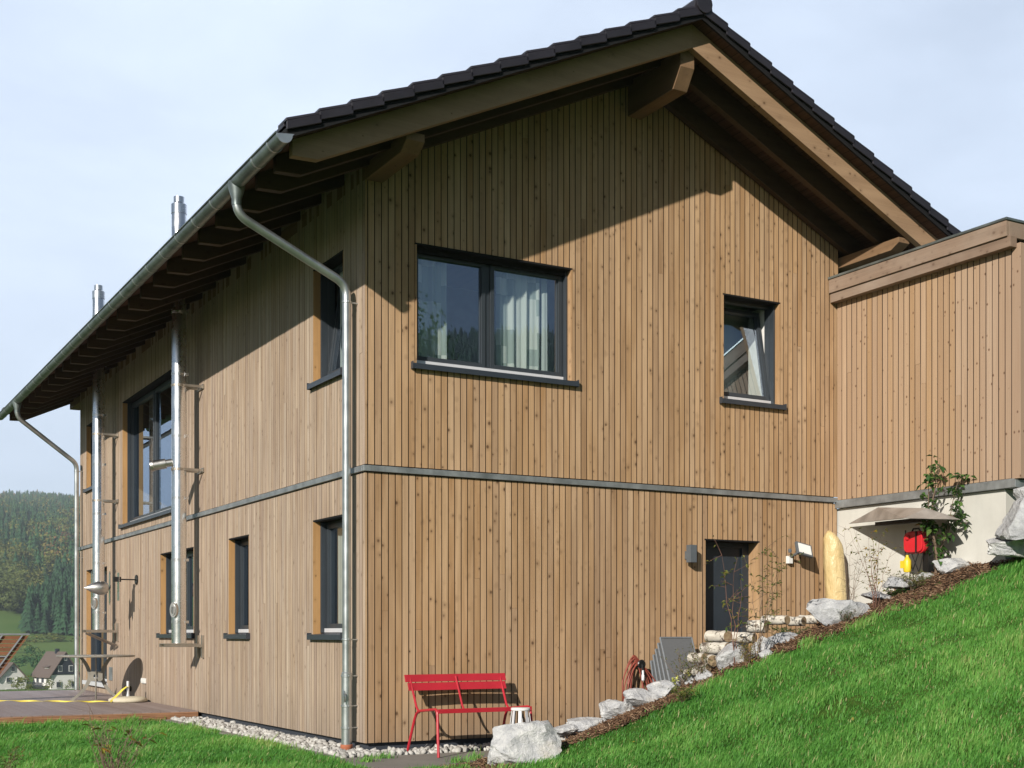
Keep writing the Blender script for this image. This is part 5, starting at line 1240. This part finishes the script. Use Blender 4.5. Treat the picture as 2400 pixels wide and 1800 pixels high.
far_house(153, 1616, 300, 6.8, 10, 3.6, 8.6, .42, 'white valley house with a brown roof and a dark slate gable', True, True)
far_house(30, 1620, 300, 6.6, 9.0, 3.0, 6.5, .45, 'smaller plain white valley house at the left picture edge', False, False)

# ------------------------------------------------------------------ wooded hill across the road, seen mirrored in the windows
n = 5200; s_ = 350+1050*RNG.random(n)**.7; l_ = RNG.uniform(-.34, .36, n)*s_; xh = .507*s_+.862*l_; yh = -.862*s_+.507*l_
kk = (xh > -15) & (yh < -25); xy = np.stack([xh[kk], yh[kk]], -1)
forest('wooded_hill', xy, RNG.uniform(16, 27, len(xy)), np.zeros(len(xy)), RNG.uniform(0, .6, len(xy)), 'dark conifer wood reflected in the gable windows')
p = (17.5, -38.0); root = empty('broadleaf_tree', (p[0], p[1], G(*p)), 'loose leafy tree reflected in the left part of the large gable window', 'tree')
V_, F_ = blob_t(77, 9000, .28); V_ = V_*np.array([9, 9, 12.0]); npmesh('crown', V_, F_, M['leafgreen'], np.clip(.6+RNG.normal(0, .2, len(F_)), 0, 1), parent=root)
mb = MB(); z_ = G(*p); mb.tube([(p[0], p[1], z_-.4), (p[0], p[1], z_+4), (p[0]+.3, p[1], z_+9)], [.25, .2, .06], 8); mb.build('trunk', M['trunk'], root)

# ------------------------------------------------------------------ light
SD = Vector((-1.357, -1.0, .789)).normalized()
el = math.asin(SD.z); rot = math.atan2(SD.x, SD.y)
w = bpy.data.worlds.new('World'); scene.world = w; w.use_nodes = True; nt = w.node_tree; nt.nodes.clear()
out = nt.nodes.new('ShaderNodeOutputWorld'); bg = nt.nodes.new('ShaderNodeBackground'); sky = nt.nodes.new('ShaderNodeTexSky')
sky.sky_type = 'NISHITA'; sky.sun_disc = False; sky.sun_elevation = el; sky.sun_rotation = rot; sky.altitude = 400; sky.air_density = .9; sky.dust_density = .4; sky.ozone_density = 1.5
tc_ = nt.nodes.new('ShaderNodeTexCoord'); mp = nt.nodes.new('ShaderNodeMapping'); mp.inputs['Scale'].default_value = (1, 1, 2.6); nz = nt.nodes.new('ShaderNodeTexNoise')
nz.inputs['Scale'].default_value = 2.2; nz.inputs['Detail'].default_value = 7; nz.inputs['Roughness'].default_value = .52; nz.inputs['Distortion'].default_value = .3
nt.links.new(tc_.outputs['Generated'], mp.inputs['Vector']); nt.links.new(mp.outputs[0], nz.inputs['Vector'])
mr = nt.nodes.new('ShaderNodeMapRange'); mr.inputs[1].default_value = .30; mr.inputs[2].default_value = .64; mr.inputs[3].default_value = .62; mr.inputs[4].default_value = .97
nt.links.new(nz.outputs[0], mr.inputs[0])
# the thin cloud bank stands over the far valley; overhead and behind the viewer the sky is clearer
dt = nt.nodes.new('ShaderNodeVectorMath'); dt.operation = 'DOT_PRODUCT'; nt.links.new(tc_.outputs['Generated'], dt.inputs[0]); dt.inputs[1].default_value = (.47, .86, .12)
m2 = nt.nodes.new('ShaderNodeMapRange'); m2.interpolation_type = 'SMOOTHSTEP'; m2.inputs[1].default_value = .40; m2.inputs[2].default_value = .86; m2.inputs[3].default_value = .02; m2.inputs[4].default_value = 1.0
nt.links.new(dt.outputs['Value'], m2.inputs[0])
ml_ = nt.nodes.new('ShaderNodeMath'); ml_.operation = 'MULTIPLY'; nt.links.new(mr.outputs[0], ml_.inputs[0]); nt.links.new(m2.outputs[0], ml_.inputs[1])
mx = nt.nodes.new('ShaderNodeMix'); mx.data_type = 'RGBA'; nt.links.new(ml_.outputs[0], mx.inputs[0]); nt.links.new(sky.outputs[0], mx.inputs[6]); mx.inputs[7].default_value = (14.6, 16.8, 20.4, 1)
nt.links.new(mx.outputs[2], bg.inputs[0]); bg.inputs[1].default_value = .05; nt.links.new(bg.outputs[0], out.inputs[0])
sl = bpy.data.lights.new('sun', 'SUN'); sl.energy = 5.0; sl.angle = math.radians(.6); sl.color = (1.0, .93, .83)
so = bpy.data.objects.new('sun', sl); col.objects.link(so); so.rotation_euler = SD.to_track_quat('Z', 'Y').to_euler(); so.location = (-20, -20, 30)

# ------------------------------------------------------------------ valley air
def haze():
    m = bpy.data.materials.new('valley_air'); m.use_nodes = True; t = m.node_tree; t.nodes.clear()
    o_ = t.nodes.new('ShaderNodeOutputMaterial'); v_ = t.nodes.new('ShaderNodeVolumePrincipled'); v_.inputs['Density'].default_value = .00020; v_.inputs['Color'].default_value = (.78, .90, 1, 1); v_.inputs['Anisotropy'].default_value = .0
    t.links.new(v_.outputs[0], o_.inputs['Volume'])
    mb = MB(); mb.box(-1500, 1700, -1600, 2620, -80, 420); o = mb.build('haze', m); o['kind'] = 'stuff'; o['label'] = 'thin bluish haze over the far wooded hillside'; o['category'] = 'haze'
haze()

cam = bpy.data.cameras.new('camera'); cam.sensor_width = 36; cam.lens = FPX/2400*36; cam.shift_y = (HY-900)/2400; cam.clip_end = 9000; cam.clip_start = .1
co = bpy.data.objects.new('camera', cam); col.objects.link(co); co.location = CAM; co.rotation_euler = (math.pi/2, 0, -TH); scene.camera = co
vs = scene.view_settings; vs.view_transform = 'Standard'; vs.look = 'None'; vs.exposure = .38; vs.gamma = 1
scene.render.resolution_x = 1024; scene.render.resolution_y = 768
scene.cycles.diffuse_bounces = 1
